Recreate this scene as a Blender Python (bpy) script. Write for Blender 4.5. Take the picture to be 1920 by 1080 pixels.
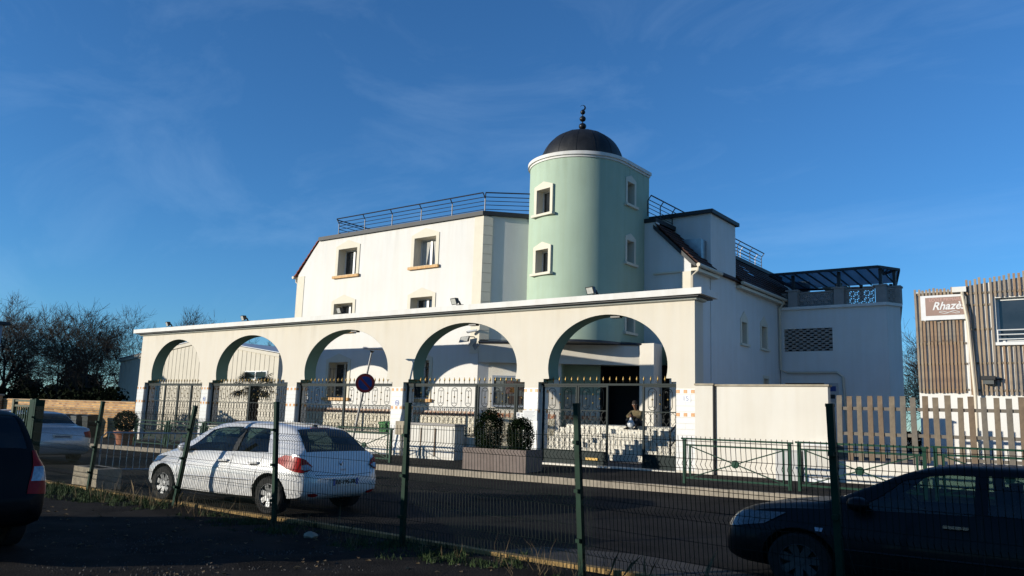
import bpy, bmesh, math, random
from math import sin, cos, pi, radians, sqrt, atan2
from mathutils import Vector, Matrix
from mathutils.geometry import delaunay_2d_cdt
from mathutils.bvhtree import BVHTree
random.seed(7)
for o in list(bpy.data.objects): bpy.data.objects.remove(o)
SC = bpy.context.scene; COL = SC.collection

# ------------------------------------------------------------------ camera
CAM = Vector((0, 0, 1.72)); PITCH, ROLL, YAW, FPX = radians(9.2), radians(1.86), radians(53.0), 1509.0
fw = Vector((-cos(YAW)*cos(PITCH), sin(YAW)*cos(PITCH), sin(PITCH)))
rt = Vector((sin(YAW), cos(YAW), 0)); up = rt.cross(fw)
cr = rt*cos(ROLL)+up*sin(ROLL); cu = up*cos(ROLL)-rt*sin(ROLL)
cd = bpy.data.cameras.new('camera'); cam = bpy.data.objects.new('camera', cd); COL.objects.link(cam)
cd.sensor_width = 36; cd.lens = FPX/1920*36; cd.clip_start = .05; cd.clip_end = 3000
mw = Matrix.Identity(4)
for i in range(3): mw[i][0], mw[i][1], mw[i][2], mw[i][3] = cr[i], cu[i], -fw[i], CAM[i]
cam.matrix_world = mw; SC.camera = cam
# ------------------------------------------------------------------ sky, sun, exposure
SUN_AZ, SUN_EL = radians(36), radians(11.5)          # azimuth measured from -Y towards -X
sdir = Vector((-sin(SUN_AZ)*cos(SUN_EL), -cos(SUN_AZ)*cos(SUN_EL), sin(SUN_EL)))
W = bpy.data.worlds.new('World'); SC.world = W; W.use_nodes = True
nt = W.node_tree; N = nt.nodes; L = nt.links
bg = N['Background']; sky = N.new('ShaderNodeTexSky'); sky.sky_type = 'NISHITA'; sky.sun_disc = False
sky.sun_elevation = SUN_EL; sky.sun_rotation = radians(180)+SUN_AZ; sky.altitude = 100
sky.air_density = 1.0; sky.dust_density = 0; sky.ozone_density = 6
bg.inputs['Strength'].default_value = .122
ti = N.new('ShaderNodeMixRGB'); ti.blend_type = 'MULTIPLY'; ti.inputs[0].default_value = 1; ti.inputs[2].default_value = (.83, 1.05, 1.12, 1)   # camera white balance
# thin cirrus, the same over the whole dome
tc = N.new('ShaderNodeTexCoord'); mp = N.new('ShaderNodeMapping'); mp.inputs['Scale'].default_value = (1.1, 3.2, 5.5)
mp.inputs['Rotation'].default_value = (.1, .25, .5)
n1 = N.new('ShaderNodeTexNoise'); n1.inputs['Scale'].default_value = 1.6; n1.inputs['Detail'].default_value = 9; n1.inputs['Roughness'].default_value = .62; n1.inputs['Distortion'].default_value = .7
rp = N.new('ShaderNodeValToRGB'); rp.color_ramp.elements[0].position = .47; rp.color_ramp.elements[1].position = .86
rp.color_ramp.elements[1].color = (.085, .085, .085, 1)
mx = N.new('ShaderNodeMixRGB'); mx.inputs[2].default_value = (6.0, 8.0, 10.0, 1)
L.new(tc.outputs['Generated'], mp.inputs[0]); L.new(mp.outputs[0], n1.inputs['Vector']); L.new(n1.outputs['Fac'], rp.inputs[0])
L.new(rp.outputs[0], mx.inputs[0]); L.new(sky.outputs[0], ti.inputs[1]); L.new(ti.outputs[0], mx.inputs[1]); L.new(mx.outputs[0], bg.inputs['Color'])
sl = bpy.data.lights.new('sun', 'SUN'); sl.energy = 5.0; sl.angle = radians(.53); sl.color = (1, .93, .80)
so = bpy.data.objects.new('sun', sl); COL.objects.link(so); so.rotation_euler = (-sdir).to_track_quat('-Z', 'Y').to_euler(); so.location = (-30, -40, 30)
vs = SC.view_settings; vs.view_transform = 'Standard'; vs.look = 'None'; vs.gamma = 1; vs.exposure = .35; vs.use_curve_mapping = False
SC.render.engine = 'CYCLES'; SC.render.resolution_x = 1024; SC.render.resolution_y = 576
SC.cycles.max_bounces = 8; SC.cycles.transparent_max_bounces = 16

# ------------------------------------------------------------------ materials
MT = {}
def mat(name, col, rough=.75, var=.10, scale=1.5, bump=0., bscale=60, metal=0., spec=.35, coat=0., streak=0., col2=None, mixs=.5, trans=0., drip=None):
    m = bpy.data.materials.new(name); m.use_nodes = True; t = m.node_tree; n = t.nodes; l = t.links
    p = n['Principled BSDF']; p.inputs['Roughness'].default_value = rough; p.inputs['Metallic'].default_value = metal
    p.inputs['Specular IOR Level'].default_value = spec; p.inputs['Coat Weight'].default_value = coat; p.inputs['Coat Roughness'].default_value = .04
    tc = n.new('ShaderNodeTexCoord'); no = n.new('ShaderNodeTexNoise'); no.inputs['Scale'].default_value = scale; no.inputs['Detail'].default_value = 6; no.inputs['Roughness'].default_value = .6
    l.new(tc.outputs['Object'], no.inputs['Vector'])
    k_ = .73 if metal < .5 else 1; r = n.new('ShaderNodeValToRGB'); c = Vector(col)*k_; d = Vector(col2)*k_ if col2 else c*(1-2*var)
    r.color_ramp.elements[0].position = .5-mixs*.4; r.color_ramp.elements[1].position = .5+mixs*.4
    r.color_ramp.elements[0].color = (*d, 1); r.color_ramp.elements[1].color = (*(c*(1+var*.5)), 1)
    l.new(no.outputs['Fac'], r.inputs[0]); out = r.outputs[0]
    if streak:
        mp = n.new('ShaderNodeMapping'); mp.inputs['Scale'].default_value = (2.2, 2.2, .16)
        ns = n.new('ShaderNodeTexNoise'); ns.inputs['Scale'].default_value = 1.7; ns.inputs['Detail'].default_value = 5
        l.new(tc.outputs['Object'], mp.inputs[0]); l.new(mp.outputs[0], ns.inputs['Vector'])
        r2 = n.new('ShaderNodeValToRGB'); r2.color_ramp.elements[0].position = .35; r2.color_ramp.elements[1].position = .62
        k = 1-streak; r2.color_ramp.elements[0].color = (k, k*.985, k*.96, 1); r2.color_ramp.elements[1].color = (1, 1, 1, 1)
        mu = n.new('ShaderNodeMixRGB'); mu.blend_type = 'MULTIPLY'; mu.inputs[0].default_value = 1
        l.new(ns.outputs['Fac'], r2.inputs[0]); l.new(out, mu.inputs[1]); l.new(r2.outputs[0], mu.inputs[2]); out = mu.outputs[0]
    if drip:                                     # rain streaks running down from a coping
        sp = n.new('ShaderNodeSeparateXYZ'); l.new(tc.outputs['Object'], sp.inputs[0])
        mr = n.new('ShaderNodeMapRange'); mr.inputs[1].default_value = drip[0]-drip[1]; mr.inputs[2].default_value = drip[0]; l.new(sp.outputs['Z'], mr.inputs[0])
        mp = n.new('ShaderNodeMapping'); mp.inputs['Scale'].default_value = (2.1, 2.1, .22); nd = n.new('ShaderNodeTexNoise'); nd.inputs['Scale'].default_value = 1.6; nd.inputs['Detail'].default_value = 6
        l.new(tc.outputs['Object'], mp.inputs[0]); l.new(mp.outputs[0], nd.inputs['Vector']); r3 = n.new('ShaderNodeValToRGB'); r3.color_ramp.elements[0].position = .5; r3.color_ramp.elements[1].position = .72; l.new(nd.outputs['Fac'], r3.inputs[0])
        mm = n.new('ShaderNodeMath'); mm.operation = 'MULTIPLY'; l.new(mr.outputs[0], mm.inputs[0]); l.new(r3.outputs[0], mm.inputs[1]); ms = n.new('ShaderNodeMath'); ms.operation = 'MULTIPLY'; ms.inputs[1].default_value = drip[2]; l.new(mm.outputs[0], ms.inputs[0])
        md = n.new('ShaderNodeMixRGB'); md.blend_type = 'MULTIPLY'; md.inputs[2].default_value = (.42, .40, .34, 1); l.new(ms.outputs[0], md.inputs[0]); l.new(out, md.inputs[1]); out = md.outputs[0]
    l.new(out, p.inputs['Base Color'])
    if bump:
        nb = n.new('ShaderNodeTexNoise'); nb.inputs['Scale'].default_value = bscale; nb.inputs['Detail'].default_value = 4
        b = n.new('ShaderNodeBump'); b.inputs['Strength'].default_value = bump; b.inputs['Distance'].default_value = .02
        l.new(tc.outputs['Object'], nb.inputs['Vector']); l.new(nb.outputs['Fac'], b.inputs['Height']); l.new(b.outputs[0], p.inputs['Normal'])
    MT[name] = m; return m
def glassmat(name, tint, refl=1.0, rough=.02):
    m = bpy.data.materials.new(name); m.use_nodes = True; t = m.node_tree; n = t.nodes; l = t.links; n.remove(n['Principled BSDF'])
    tr = n.new('ShaderNodeBsdfTransparent'); g = n.new('ShaderNodeBsdfGlossy'); g.inputs['Roughness'].default_value = rough
    no = n.new('ShaderNodeTexNoise'); no.inputs['Scale'].default_value = 3
    r = n.new('ShaderNodeValToRGB'); r.color_ramp.elements[0].color = (*[c*.85 for c in tint], 1); r.color_ramp.elements[1].color = (*tint, 1)
    l.new(no.outputs['Fac'], r.inputs[0]); l.new(r.outputs[0], tr.inputs[0])
    f = n.new('ShaderNodeFresnel'); ge = n.new('ShaderNodeNewGeometry'); io = n.new('ShaderNodeMix'); io.inputs[2].default_value = 1.5; io.inputs[3].default_value = 1/1.5; l.new(ge.outputs['Backfacing'], io.inputs[0]); l.new(io.outputs[0], f.inputs[0]); mm = n.new('ShaderNodeMath'); mm.operation = 'MULTIPLY'; mm.inputs[1].default_value = refl
    x = n.new('ShaderNodeMixShader'); l.new(f.outputs[0], mm.inputs[0]); l.new(mm.outputs[0], x.inputs[0]); l.new(tr.outputs[0], x.inputs[1]); l.new(g.outputs[0], x.inputs[2])
    l.new(x.outputs[0], n['Material Output'].inputs['Surface']); MT[name] = m; return m
def brickmat(name, c1, c2, mortar, bw=.22, bh=.065, axis='XZ', ms=.012):
    m = mat(name, c1, .9, .1, 4); t = m.node_tree; n = t.nodes; l = t.links; p = n['Principled BSDF']
    tc = n.new('ShaderNodeTexCoord'); s = n.new('ShaderNodeSeparateXYZ'); cb = n.new('ShaderNodeCombineXYZ'); b = n.new('ShaderNodeTexBrick')
    l.new(tc.outputs['Object'], s.inputs[0]); l.new(s.outputs[axis[0]], cb.inputs[0]); l.new(s.outputs[axis[1]], cb.inputs[1]); l.new(cb.outputs[0], b.inputs['Vector'])
    b.inputs['Scale'].default_value = 1; b.inputs['Brick Width'].default_value = bw; b.inputs['Row Height'].default_value = bh; b.inputs['Mortar Size'].default_value = ms
    b.inputs['Color1'].default_value = (*c1, 1); b.inputs['Color2'].default_value = (*c2, 1); b.inputs['Mortar'].default_value = (*mortar, 1); b.inputs['Bias'].default_value = -.1
    l.new(b.outputs['Color'], p.inputs['Base Color']); bp = n.new('ShaderNodeBump'); bp.inputs['Strength'].default_value = .6; bp.inputs['Distance'].default_value = .01; bp.invert = True
    l.new(b.outputs['Fac'], bp.inputs['Height']); l.new(bp.outputs[0], p.inputs['Normal']); return m
mat('white_render', (.83, .815, .775), .9, .03, .5, .3, 60, streak=.02, drip=(10, 1.6, .22))
mat('white_render_side', (.80, .80, .785), .9, .03, .8, .25, 90, streak=.03)
mat('cream_render', (.77, .71, .60), .9, .03, .5, .3, 60, streak=.015, drip=(5.1, .9, .2))
mat('cream_trim', (.80, .74, .60), .85, .03, 3, .1)
mat('wall_render', (.80, .755, .665), .9, .03, .9, .3, 70, streak=.04)
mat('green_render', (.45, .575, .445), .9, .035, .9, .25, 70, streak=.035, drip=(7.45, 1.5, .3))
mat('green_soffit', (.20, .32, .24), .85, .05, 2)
mat('white_trim', (.80, .79, .75), .7, .03, 2, streak=.08)
mat('moulding', (.58, .60, .54), .7, .05, 3)
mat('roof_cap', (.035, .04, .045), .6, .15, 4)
mat('dome_lead', (.018, .019, .02), .55, .3, 2.5, .3, 12, spec=.4, streak=.5)
mat('finial_metal', (.02, .022, .025), .4, .2, 6, metal=.6)
mat('rail_black', (.02, .025, .035), .45, .15, 8, spec=.5)
mat('rail_white', (.75, .75, .73), .5, .05, 4)
mat('roof_tile', (.27, .075, .045), .85, .2, 5, .3, 30, col2=(.15, .04, .03))
mat('dark_tile', (.07, .028, .02), .85, .2, 5, .3, 30)
mat('pvc', (.66, .58, .45), .5, .03, 3)
mat('zinc', (.30, .33, .35), .35, .15, 3, metal=.8)
mat('frame_white', (.80, .80, .78), .4, .02, 3)
mat('pane_dark', (.03, .036, .042), .06, .25, 1.5, spec=.7)
mat('curtain', (.55, .54, .50), .9, .1, 9)
brickmat('sill_brick', (.62, .36, .15), (.50, .27, .10), (.55, .45, .3), .085, .4, 'XZ', .01)
mat('tile_white', (.80, .79, .76), .25, .02, 3, spec=.5)
mat('tile_motif', (.50, .17, .06), .35, .2, 20, col2=(.72, .42, .12))
mat('tile_grout', (.5, .48, .44), .9)
mat('tile_orange', (.42, .13, .05), .5, .3, 9, col2=(.75, .62, .45), mixs=.15)
mat('wainscot_tile', (.72, .66, .52), .5, .25, 14, col2=(.42, .36, .24), mixs=.25)
mat('iron', (.010, .014, .014), .55, .2, 8, spec=.2)
mat('gate_green', (.005, .016, .016), .55, .12, 4, spec=.15)
mat('gold', (.22, .145, .045), .45, .2, 20, metal=.7)
mat('barrier_green', (.004, .05, .027), .55, .15, 5, spec=.15)
mat('fence_green', (.005, .034, .018), .6, .2, 6, spec=.12)
mat('wire_green', (.004, .012, .009), .6, .2, 6, spec=.08)
mat('plaque_blue', (.05, .12, .42), .3, .1, 20)
mat('plaque_white', (.8, .8, .8), .3, .03, 9)
mat('ink_grey', (.22, .24, .30), .6, .1, 9)
mat('paper', (.80, .80, .78), .8, .03, 12)
mat('marble', (.74, .70, .60), .45, .06, 3, streak=.1)
mat('paving', (.36, .33, .28), .9, .15, 3, .2, 30)
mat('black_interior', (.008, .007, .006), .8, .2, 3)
mat('door_wood', (.035, .018, .01), .5, .3, 4, spec=.4)
mat('asphalt', (.036, .034, .032), .95, .2, .55, .6, 120, col2=(.014, .0135, .013), spec=.08)
mat('asphalt_patch', (.085, .08, .075), .92, .12, 1.2, .5, 160, spec=.2)
mat('crack', (.010, .010, .010), .95)
mat('tar_patch', (.022, .021, .021), .9, .2, 3, .5, 160, spec=.1)
mat('footway', (.036, .034, .032), .95, .2, 1.1, .4, 140, spec=.08)
mat('kerb_stone', (.36, .31, .24), .9, .18, 3, .3, 50)
mat('kerb_yellow', (.42, .27, .10), .9, .25, 3, .3, 50)
mat('lot_dirt', (.034, .030, .026), .97, .3, 1.6, .8, 45, col2=(.014, .0125, .011), spec=.05)
mat('earth', (.035, .035, .02), 1, .3, .5)
mat('court', (.12, .11, .10), .95, .12, 1, .2, 40)
mat('stone', (.10, .095, .09), .9, .5, 40)
mat('grass_a', (.045, .085, .018), .8, .35, 8)
mat('grass_dry', (.20, .14, .07), .9, .3, 8)
mat('hedge_leaf', (.012, .018, .008), .95, .5, 2, col2=(.006, .008, .005), spec=.03)
mat('bush_leaf', (.016, .030, .011), .95, .5, 12, spec=.03)
mat('palm_leaf', (.05, .062, .022), .6, .4, 7)
mat('palm_trunk', (.09, .06, .035), .95, .4, 12, .8, 30)
mat('bark', (.06, .045, .032), .95, .4, 3, col2=(.032, .026, .019))
mat('terracotta', (.42, .16, .08), .85, .15, 5)
mat('planter_grey', (.24, .19, .165), .9, .12, 5, .2, 60, streak=.1)
mat('soil', (.03, .022, .015), 1, .3, 10)
mat('cabinet', (.70, .67, .60), .55, .05, 3, streak=.15)
mat('cabinet_grey', (.50, .50, .49), .5, .05, 3)
mat('steel', (.42, .43, .45), .4, .12, 6, metal=.7)
mat('pole_grey', (.36, .35, .33), .5, .15, 5, metal=.4)
mat('sign_blue', (.02, .05, .25), .4, .1, 5)
mat('sign_red', (.30, .02, .015), .4, .1, 5)
mat('lamp_black', (.015, .015, .016), .45, .2, 6)
mat('lamp_glass', (.55, .55, .5), .15, .1, 9)
mat('cladding', (.64, .585, .47), .6, .04, 1.5, spec=.3)
mat('cladding_grey', (.30, .29, .275), .6, .05, 1.5)
mat('sheet_roof', (.62, .64, .66), .5, .05, 2)
brickmat('yellow_brick', (.50, .28, .10), (.20, .09, .04), (.30, .22, .14), .34, .12, ms=.02)
mat('wood', (.22, .175, .12), .9, .3, 6, .3, 60, col2=(.15, .12, .09))
mat('wood_grey', (.185, .16, .125), .9, .3, 6, .3, 60, col2=(.13, .115, .10))
mat('wood_brown', (.20, .145, .095), .9, .3, 6, .3, 60, col2=(.14, .10, .07))
mat('slat_pale', (.40, .31, .21), .9, .28, 6, .3, 60, col2=(.24, .18, .13))
mat('slat_grey', (.33, .27, .205), .9, .3, 6, .3, 60, col2=(.20, .17, .14))
mat('slat_brown', (.36, .245, .15), .9, .3, 6, .3, 60, col2=(.21, .14, .095))
mat('rim_shaded', (.05, .052, .055), .6, .1, 5)  # rim colour darkened for the wheels that stand in shade
mat('sign_brown', (.34, .225, .185), .6, .08, 3)
mat('sign_pink', (.65, .40, .36), .6, .03, 3)
mat('bin_dark', (.015, .02, .018), .5, .2, 4)
mat('bin_grey', (.09, .10, .10), .5, .15, 4)
mat('bin_green', (.04, .26, .05), .45, .1, 4)
mat('bin_blue', (.03, .16, .45), .45, .1, 4)
mat('concrete', (.46, .40, .30), .95, .15, 4, .4, 40, streak=.15)
mat('olive_frame', (.07, .075, .025), .5, .2, 5)
glassmat('polycarb', (.30, .38, .46), .8, .3)
mat('pergola', (.018, .025, .035), .5, .15, 6)
mat('stone_grey', (.34, .32, .30), .9, .08, 3, .2, 50)
mat('car_white', (.80, .80, .79), .3, .015, 2, coat=.8, spec=.5)
mat('car_navy', (.003, .004, .006), .5, .2, 2, coat=.06, spec=.15)
mat('car_black', (.003, .0035, .005), .55, .2, 2, coat=.04, spec=.12)
mat('car_silver', (.42, .44, .46), .32, .05, 2, metal=.5, coat=.7)
mat('car_interior', (.012, .012, .013), .85, .3, 4)
mat('seat_cloth', (.03, .03, .033), .9, .2, 12)
mat('black_trim', (.012, .012, .013), .5, .2, 8)
mat('seam', (.02, .02, .02), .8)
mat('tyre', (.014, .014, .014), .85, .2, 20)
mat('rim', (.2, .205, .21), .5, .1, 5, metal=.6)
mat('lamp_red', (.42, .010, .010), .35, .15, 12, coat=.05, spec=.12)
mat('lamp_clear', (.42, .40, .42), .12, .2, 30, coat=.6, metal=.3)
mat('head_glass', (.10, .11, .12), .1, .3, 20, coat=.8)
mat('chrome', (.7, .7, .7), .15, .05, 9, metal=1)
mat('plate_white', (.72, .72, .68), .4, .03, 9)
mat('plate_ink', (.015, .015, .02), .5)
mat('skin', (.23, .12, .075), .6, .15, 12)
mat('hair', (.025, .015, .01), .8, .3, 30)
mat('jacket', (.17, .135, .07), .9, .2, 14)
mat('trousers', (.012, .013, .018), .9, .2, 14)
mat('plastic_bag', (.72, .74, .76), .3, .12, 12)
mat('house_wall', (.42, .47, .55), .9, .04, 1)
glassmat('car_glass', (.30, .40, .36), 1.1)
glassmat('car_glass_dark', (.13, .16, .16), 1.1)
glassmat('case_glass', (.8, .82, .82), 1.0)

# ------------------------------------------------------------------ helpers
def rootloc(p):
    while p is not None and p.parent is not None: p = p.parent
    return Vector(p.location) if p is not None else Vector((0, 0, 0))
def link(o, parent=None):
    COL.objects.link(o)
    if parent is not None: o.parent = parent
    return o
def tag(o, label=None, cat=None, group=None, kind=None):
    for k, v in (('label', label), ('category', cat), ('group', group), ('kind', kind)):
        if v: o[k] = v
    return o
def thing(name, label, cat, loc=(0, 0, 0), group=None, rz=0):
    o = bpy.data.objects.new(name, None); COL.objects.link(o); o.location = loc; o.rotation_euler.z = rz; o.empty_display_size = .2
    return tag(o, label, cat, group)
class MB:
    def __init__(s): s.v = []; s.f = []
    def add(s, vs, fs):
        k = len(s.v); s.v += [Vector(v) for v in vs]; s.f += [[i+k for i in f] for f in fs]; return s
    def box(s, x0, x1, y0, y1, z0, z1):
        return s.add([(x0,y0,z0),(x1,y0,z0),(x1,y1,z0),(x0,y1,z0),(x0,y0,z1),(x1,y0,z1),(x1,y1,z1),(x0,y1,z1)],
                     [(0,3,2,1),(4,5,6,7),(0,1,5,4),(1,2,6,5),(2,3,7,6),(3,0,4,7)])
    def fbox(s, F, u0, u1, d0, d1, z0, z1):       # box in a wall frame
        P = F.p
        return s.add([P(u0,z0,d0),P(u1,z0,d0),P(u1,z0,d1),P(u0,z0,d1),P(u0,z1,d0),P(u1,z1,d0),P(u1,z1,d1),P(u0,z1,d1)],
                     [(0,3,2,1),(4,5,6,7),(0,1,5,4),(1,2,6,5),(2,3,7,6),(3,0,4,7)])
    def bar(s, a, b, w, h=None, upv=(0, 0, 1)):
        a, b = Vector(a), Vector(b); h = h or w; d = (b-a).normalized(); u = Vector(upv)
        if abs(d.dot(u)) > .97: u = Vector((1, 0, 0))
        x = d.cross(u).normalized()*w/2; y = x.cross(d).normalized()*h/2
        return s.add([a-x-y,a+x-y,a+x+y,a-x+y,b-x-y,b+x-y,b+x+y,b-x+y], [(0,1,2,3),(7,6,5,4),(0,4,5,1),(1,5,6,2),(2,6,7,3),(3,7,4,0)])
    def tube(s, pts, r, n=6, cap=True):
        pts = [Vector(p) for p in pts]; m = len(pts); rs = r if isinstance(r, (list, tuple)) else [r]*m; vs = []; fs = []
        prev = None
        for i, p in enumerate(pts):
            d = (pts[min(i+1, m-1)]-pts[max(i-1, 0)]).normalized()
            if prev is None:
                u = Vector((0, 0, 1)) if abs(d.z) < .9 else Vector((1, 0, 0)); x = d.cross(u).normalized()
            else: x = (prev-d*prev.dot(d)).normalized()
            prev = x; y = d.cross(x)
            for k in range(n): a = 2*pi*k/n; vs.append(p+(x*cos(a)+y*sin(a))*rs[i])
        for i in range(m-1):
            for k in range(n): fs.append((i*n+k, i*n+(k+1) % n, (i+1)*n+(k+1) % n, (i+1)*n+k))
        if cap: fs.append(tuple(range(n))[::-1]); fs.append(tuple(range((m-1)*n, m*n)))
        return s.add(vs, fs)
    def lathe(s, prof, c=(0, 0, 0), n=24, a0=0, a1=2*pi, axis='z'):
        c = Vector(c); full = abs(a1-a0-2*pi) < 1e-6; m = n if full else n+1; vs = []; fs = []
        for r, z in prof:
            for k in range(m):
                a = a0+(a1-a0)*k/n; q = Vector((r*cos(a), r*sin(a), z))
                if axis == 'y': q = Vector((q.x, q.z, q.y))
                vs.append(c+q)
        for i in range(len(prof)-1):
            for k in range(n):
                k2 = (k+1) % m; q = (i*m+k, i*m+k2, (i+1)*m+k2, (i+1)*m+k); fs.append(q if axis == 'z' else q[::-1])
        return s.add(vs, fs)
    def prism(s, poly, A, B):                       # poly of 2d points; A, B map to 3d
        n = len(poly); vs = [A(*p) for p in poly]+[B(*p) for p in poly]
        fs = [tuple(range(n)), tuple(range(n, 2*n))[::-1]]+[(i, i+n, (i+1) % n+n, (i+1) % n) for i in range(n)]
        return s.add(vs, fs)
    def sphere(s, c, r, n=10, m=6, sz=1):
        return s.lathe([(max(r*cos(t), 1e-4), r*sz*sin(t)) for t in [-pi/2+pi*i/m for i in range(m+1)]], c, n)
    def build(s, name, m, parent=None, smooth=0, keep=False):
        o = rootloc(parent); me = bpy.data.meshes.new(name); me.from_pydata([v-o for v in s.v], [], s.f); me.update()
        bm = bmesh.new(); bm.from_mesh(me); bmesh.ops.recalc_face_normals(bm, faces=bm.faces) if not keep else None; bm.to_mesh(me); bm.free()
        if smooth:
            for p in me.polygons: p.use_smooth = True
            me.set_sharp_from_angle(angle=radians(smooth))
        me.materials.append(MT[m]); ob = bpy.data.objects.new(name, me); return link(ob, parent)
def mesh_of(mb, name, m, smooth=0):
    o = mb.build(name, m, None, smooth); me = o.data; bpy.data.objects.remove(o); return me
def piece(name, me, loc, parent, rz=0, sc=None, rot=None, m=None):
    o = bpy.data.objects.new(name, me); link(o, parent); o.location = Vector(loc)-rootloc(parent)
    o.rotation_euler = rot or (0, 0, rz)
    if sc: o.scale = sc
    return o
def copy_tree(o, parent=None):
    c = o.copy(); COL.objects.link(c); c.parent = parent
    for ch in list(o.children): copy_tree(ch, c)
    return c
class Frame:
    def __init__(s, o, th=0, n=None):
        s.o = Vector((o[0], o[1], 0)); s.u = Vector((cos(radians(th)), sin(radians(th)), 0)); s.n = Vector(n) if n else Vector((-s.u.y, s.u.x, 0))
    def p(s, u, z, d=0): return s.o+s.u*u+s.n*d+Vector((0, 0, z))
def inside(pt, poly):
    x, y = pt; c = False; n = len(poly)
    for i in range(n):
        (x0, y0), (x1, y1) = poly[i], poly[i-1]
        if (y0 > y) != (y1 > y) and x < (x1-x0)*(y-y0)/(y1-y0)+x0: c = not c
    return c
def wall(F, outer, holes, depth, d0=0.):
    """solid wall with openings: front face, back face, reveals and rim"""
    b = MB(); vs = []; es = []
    for poly in [outer]+holes:
        k = len(vs); n = len(poly); vs += [Vector(p) for p in poly]; es += [(k+i, k+(i+1) % n) for i in range(n)]
    r = delaunay_2d_cdt(vs, es, [], 0, 1e-6); V, T = r[0], r[2]
    for t in T:
        c = sum((V[i] for i in t), Vector((0, 0)))/len(t)
        if inside(c, outer) and not any(inside(c, h) for h in holes):
            b.add([F.p(*V[i], d0) for i in t], [tuple(range(len(t)))]); b.add([F.p(*V[i], d0+depth) for i in t], [tuple(range(len(t)))[::-1]])
    for poly in [outer]+holes:
        n = len(poly)
        for i in range(n):
            p, q = poly[i], poly[(i+1) % n]; b.add([F.p(*p, d0), F.p(*q, d0), F.p(*q, d0+depth), F.p(*p, d0+depth)], [(0, 1, 2, 3)])
    return b
def weld(b):
    me = bpy.data.meshes.new('w'); me.from_pydata(b.v, [], b.f); bm = bmesh.new(); bm.from_mesh(me); bmesh.ops.remove_doubles(bm, verts=bm.verts, dist=1e-4)
    bmesh.ops.recalc_face_normals(bm, faces=bm.faces); bm.to_mesh(me); bm.free(); r = MB(); r.v = [v.co.copy() for v in me.vertices]; r.f = [list(p.vertices) for p in me.polygons]; bpy.data.meshes.remove(me); return r
def rect(x0, x1, z0, z1): return [(x0, z0), (x1, z0), (x1, z1), (x0, z1)]
def text(s, size, m, parent, loc, rot, name='lettering', shear=0, bold=0, align='CENTER', ext=.003, sx=1):
    c = bpy.data.curves.new(name, 'FONT'); c.body = s; c.size = size; c.align_x = align; c.align_y = 'CENTER'; c.extrude = ext; c.shear = shear; c.offset = bold; c.resolution_u = 3
    o = bpy.data.objects.new(name, c); COL.objects.link(o); bpy.context.view_layer.update()
    me = bpy.data.meshes.new_from_object(o.evaluated_get(bpy.context.evaluated_depsgraph_get())); bpy.data.objects.remove(o); me.materials.clear(); me.materials.append(MT[m])
    ob = bpy.data.objects.new(name, me); link(ob, parent); ob.location = Vector(loc)-rootloc(parent); ob.rotation_euler = rot; ob.scale = (sx, 1, 1); return ob
FRONT = (pi/2, 0, 0)                                 # text standing up, read from -Y
def boolean(body, cutters):
    for c in cutters:
        md = body.modifiers.new('b', 'BOOLEAN'); md.operation = 'DIFFERENCE'; md.object = c; md.solver = 'EXACT'; md.material_mode = 'TRANSFER'
    bpy.context.view_layer.update(); me = bpy.data.meshes.new_from_object(body.evaluated_get(bpy.context.evaluated_depsgraph_get()))
    body.modifiers.clear(); body.data = me
    for c in cutters: bpy.data.objects.remove(c)
def lerp(a, b, t): return a+(b-a)*t
def clamp(x, a, b): return max(a, min(b, x))

# ------------------------------------------------------------------ ground, road, pavement
def s_of(x): return .009*(clamp(x, -60, 3)+9.5)
YK0, YK1, YF = 8.62, 17.5, 21.29
def zr(x, y): return -.03+(.17+s_of(x))*(y-YK0)/(YK1-YK0)      # road
def zp(x, y=None): return .30+s_of(x)+.08*((y if y is not None else YF)-YK1)/(YF-YK1)
def zc(x, y): return zp(x)+(.10 if x > -24 else .02)*clamp((y-YF)/3, 0, 1)
def sheet(name, m, xs, ys, f):
    b = MB(); n = len(xs)
    vs = [(x, y, f(x, y)) for y in ys for x in xs]; b.add(vs, [(j*n+i, j*n+i+1, (j+1)*n+i+1, (j+1)*n+i) for j in range(len(ys)-1) for i in range(n-1)])
    return tag(b.build(name, m, None, 30, True), kind='structure')
XS = [-180, -120, -80]+[-60+3*i for i in range(22)]+[10, 20, 40, 80]
sheet('ground', 'earth', [-1500, -400, -180, -90, 0, 60, 400, 1500], [-900, -200, -60, 0, 60, 150, 400, 1500], lambda x, y: -.45)
random.seed(3); hz = {}
def lotz(x, y):
    k = (round(x, 2), round(y, 2))
    if k not in hz: hz[k] = random.uniform(-.025, .025) if y < 8.2 else -.02
    return hz[k]
sheet('parking_lot', 'lot_dirt', [-150, -60]+[-30+.5*i for i in range(80)]+[20, 60], [-60, -20, -5]+[-2+.5*i for i in range(21)]+[8.47], lotz)
sheet('road', 'asphalt', XS, [8.55, 9.5, 11, 13, 15, 17.52], zr)
sheet('pavement', 'footway', XS, [17.62, 18.5, 20, 21.3], zp)
sheet('courtyard', 'court', [-60, -50, -40, -32, -26, -24, -20, -14, -8, 0, 12, 40], [21.3, 22, 23, 24.4, 27, 32, 60], zc)
RP = tag(MB().add([(-6.8, 8.7, zr(-6, 8.7)+.004), (-3.2, 8.75, zr(-3, 8.7)+.004), (-3.5, 9.6, zr(-3, 9.6)+.004), (-5.2, 9.9, zr(-5, 9.9)+.004), (-6.5, 9.5, zr(-6, 9.5)+.004)], [(0, 1, 2, 3, 4)]).build('road_patch', 'asphalt_patch', keep=True), kind='structure')
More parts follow.
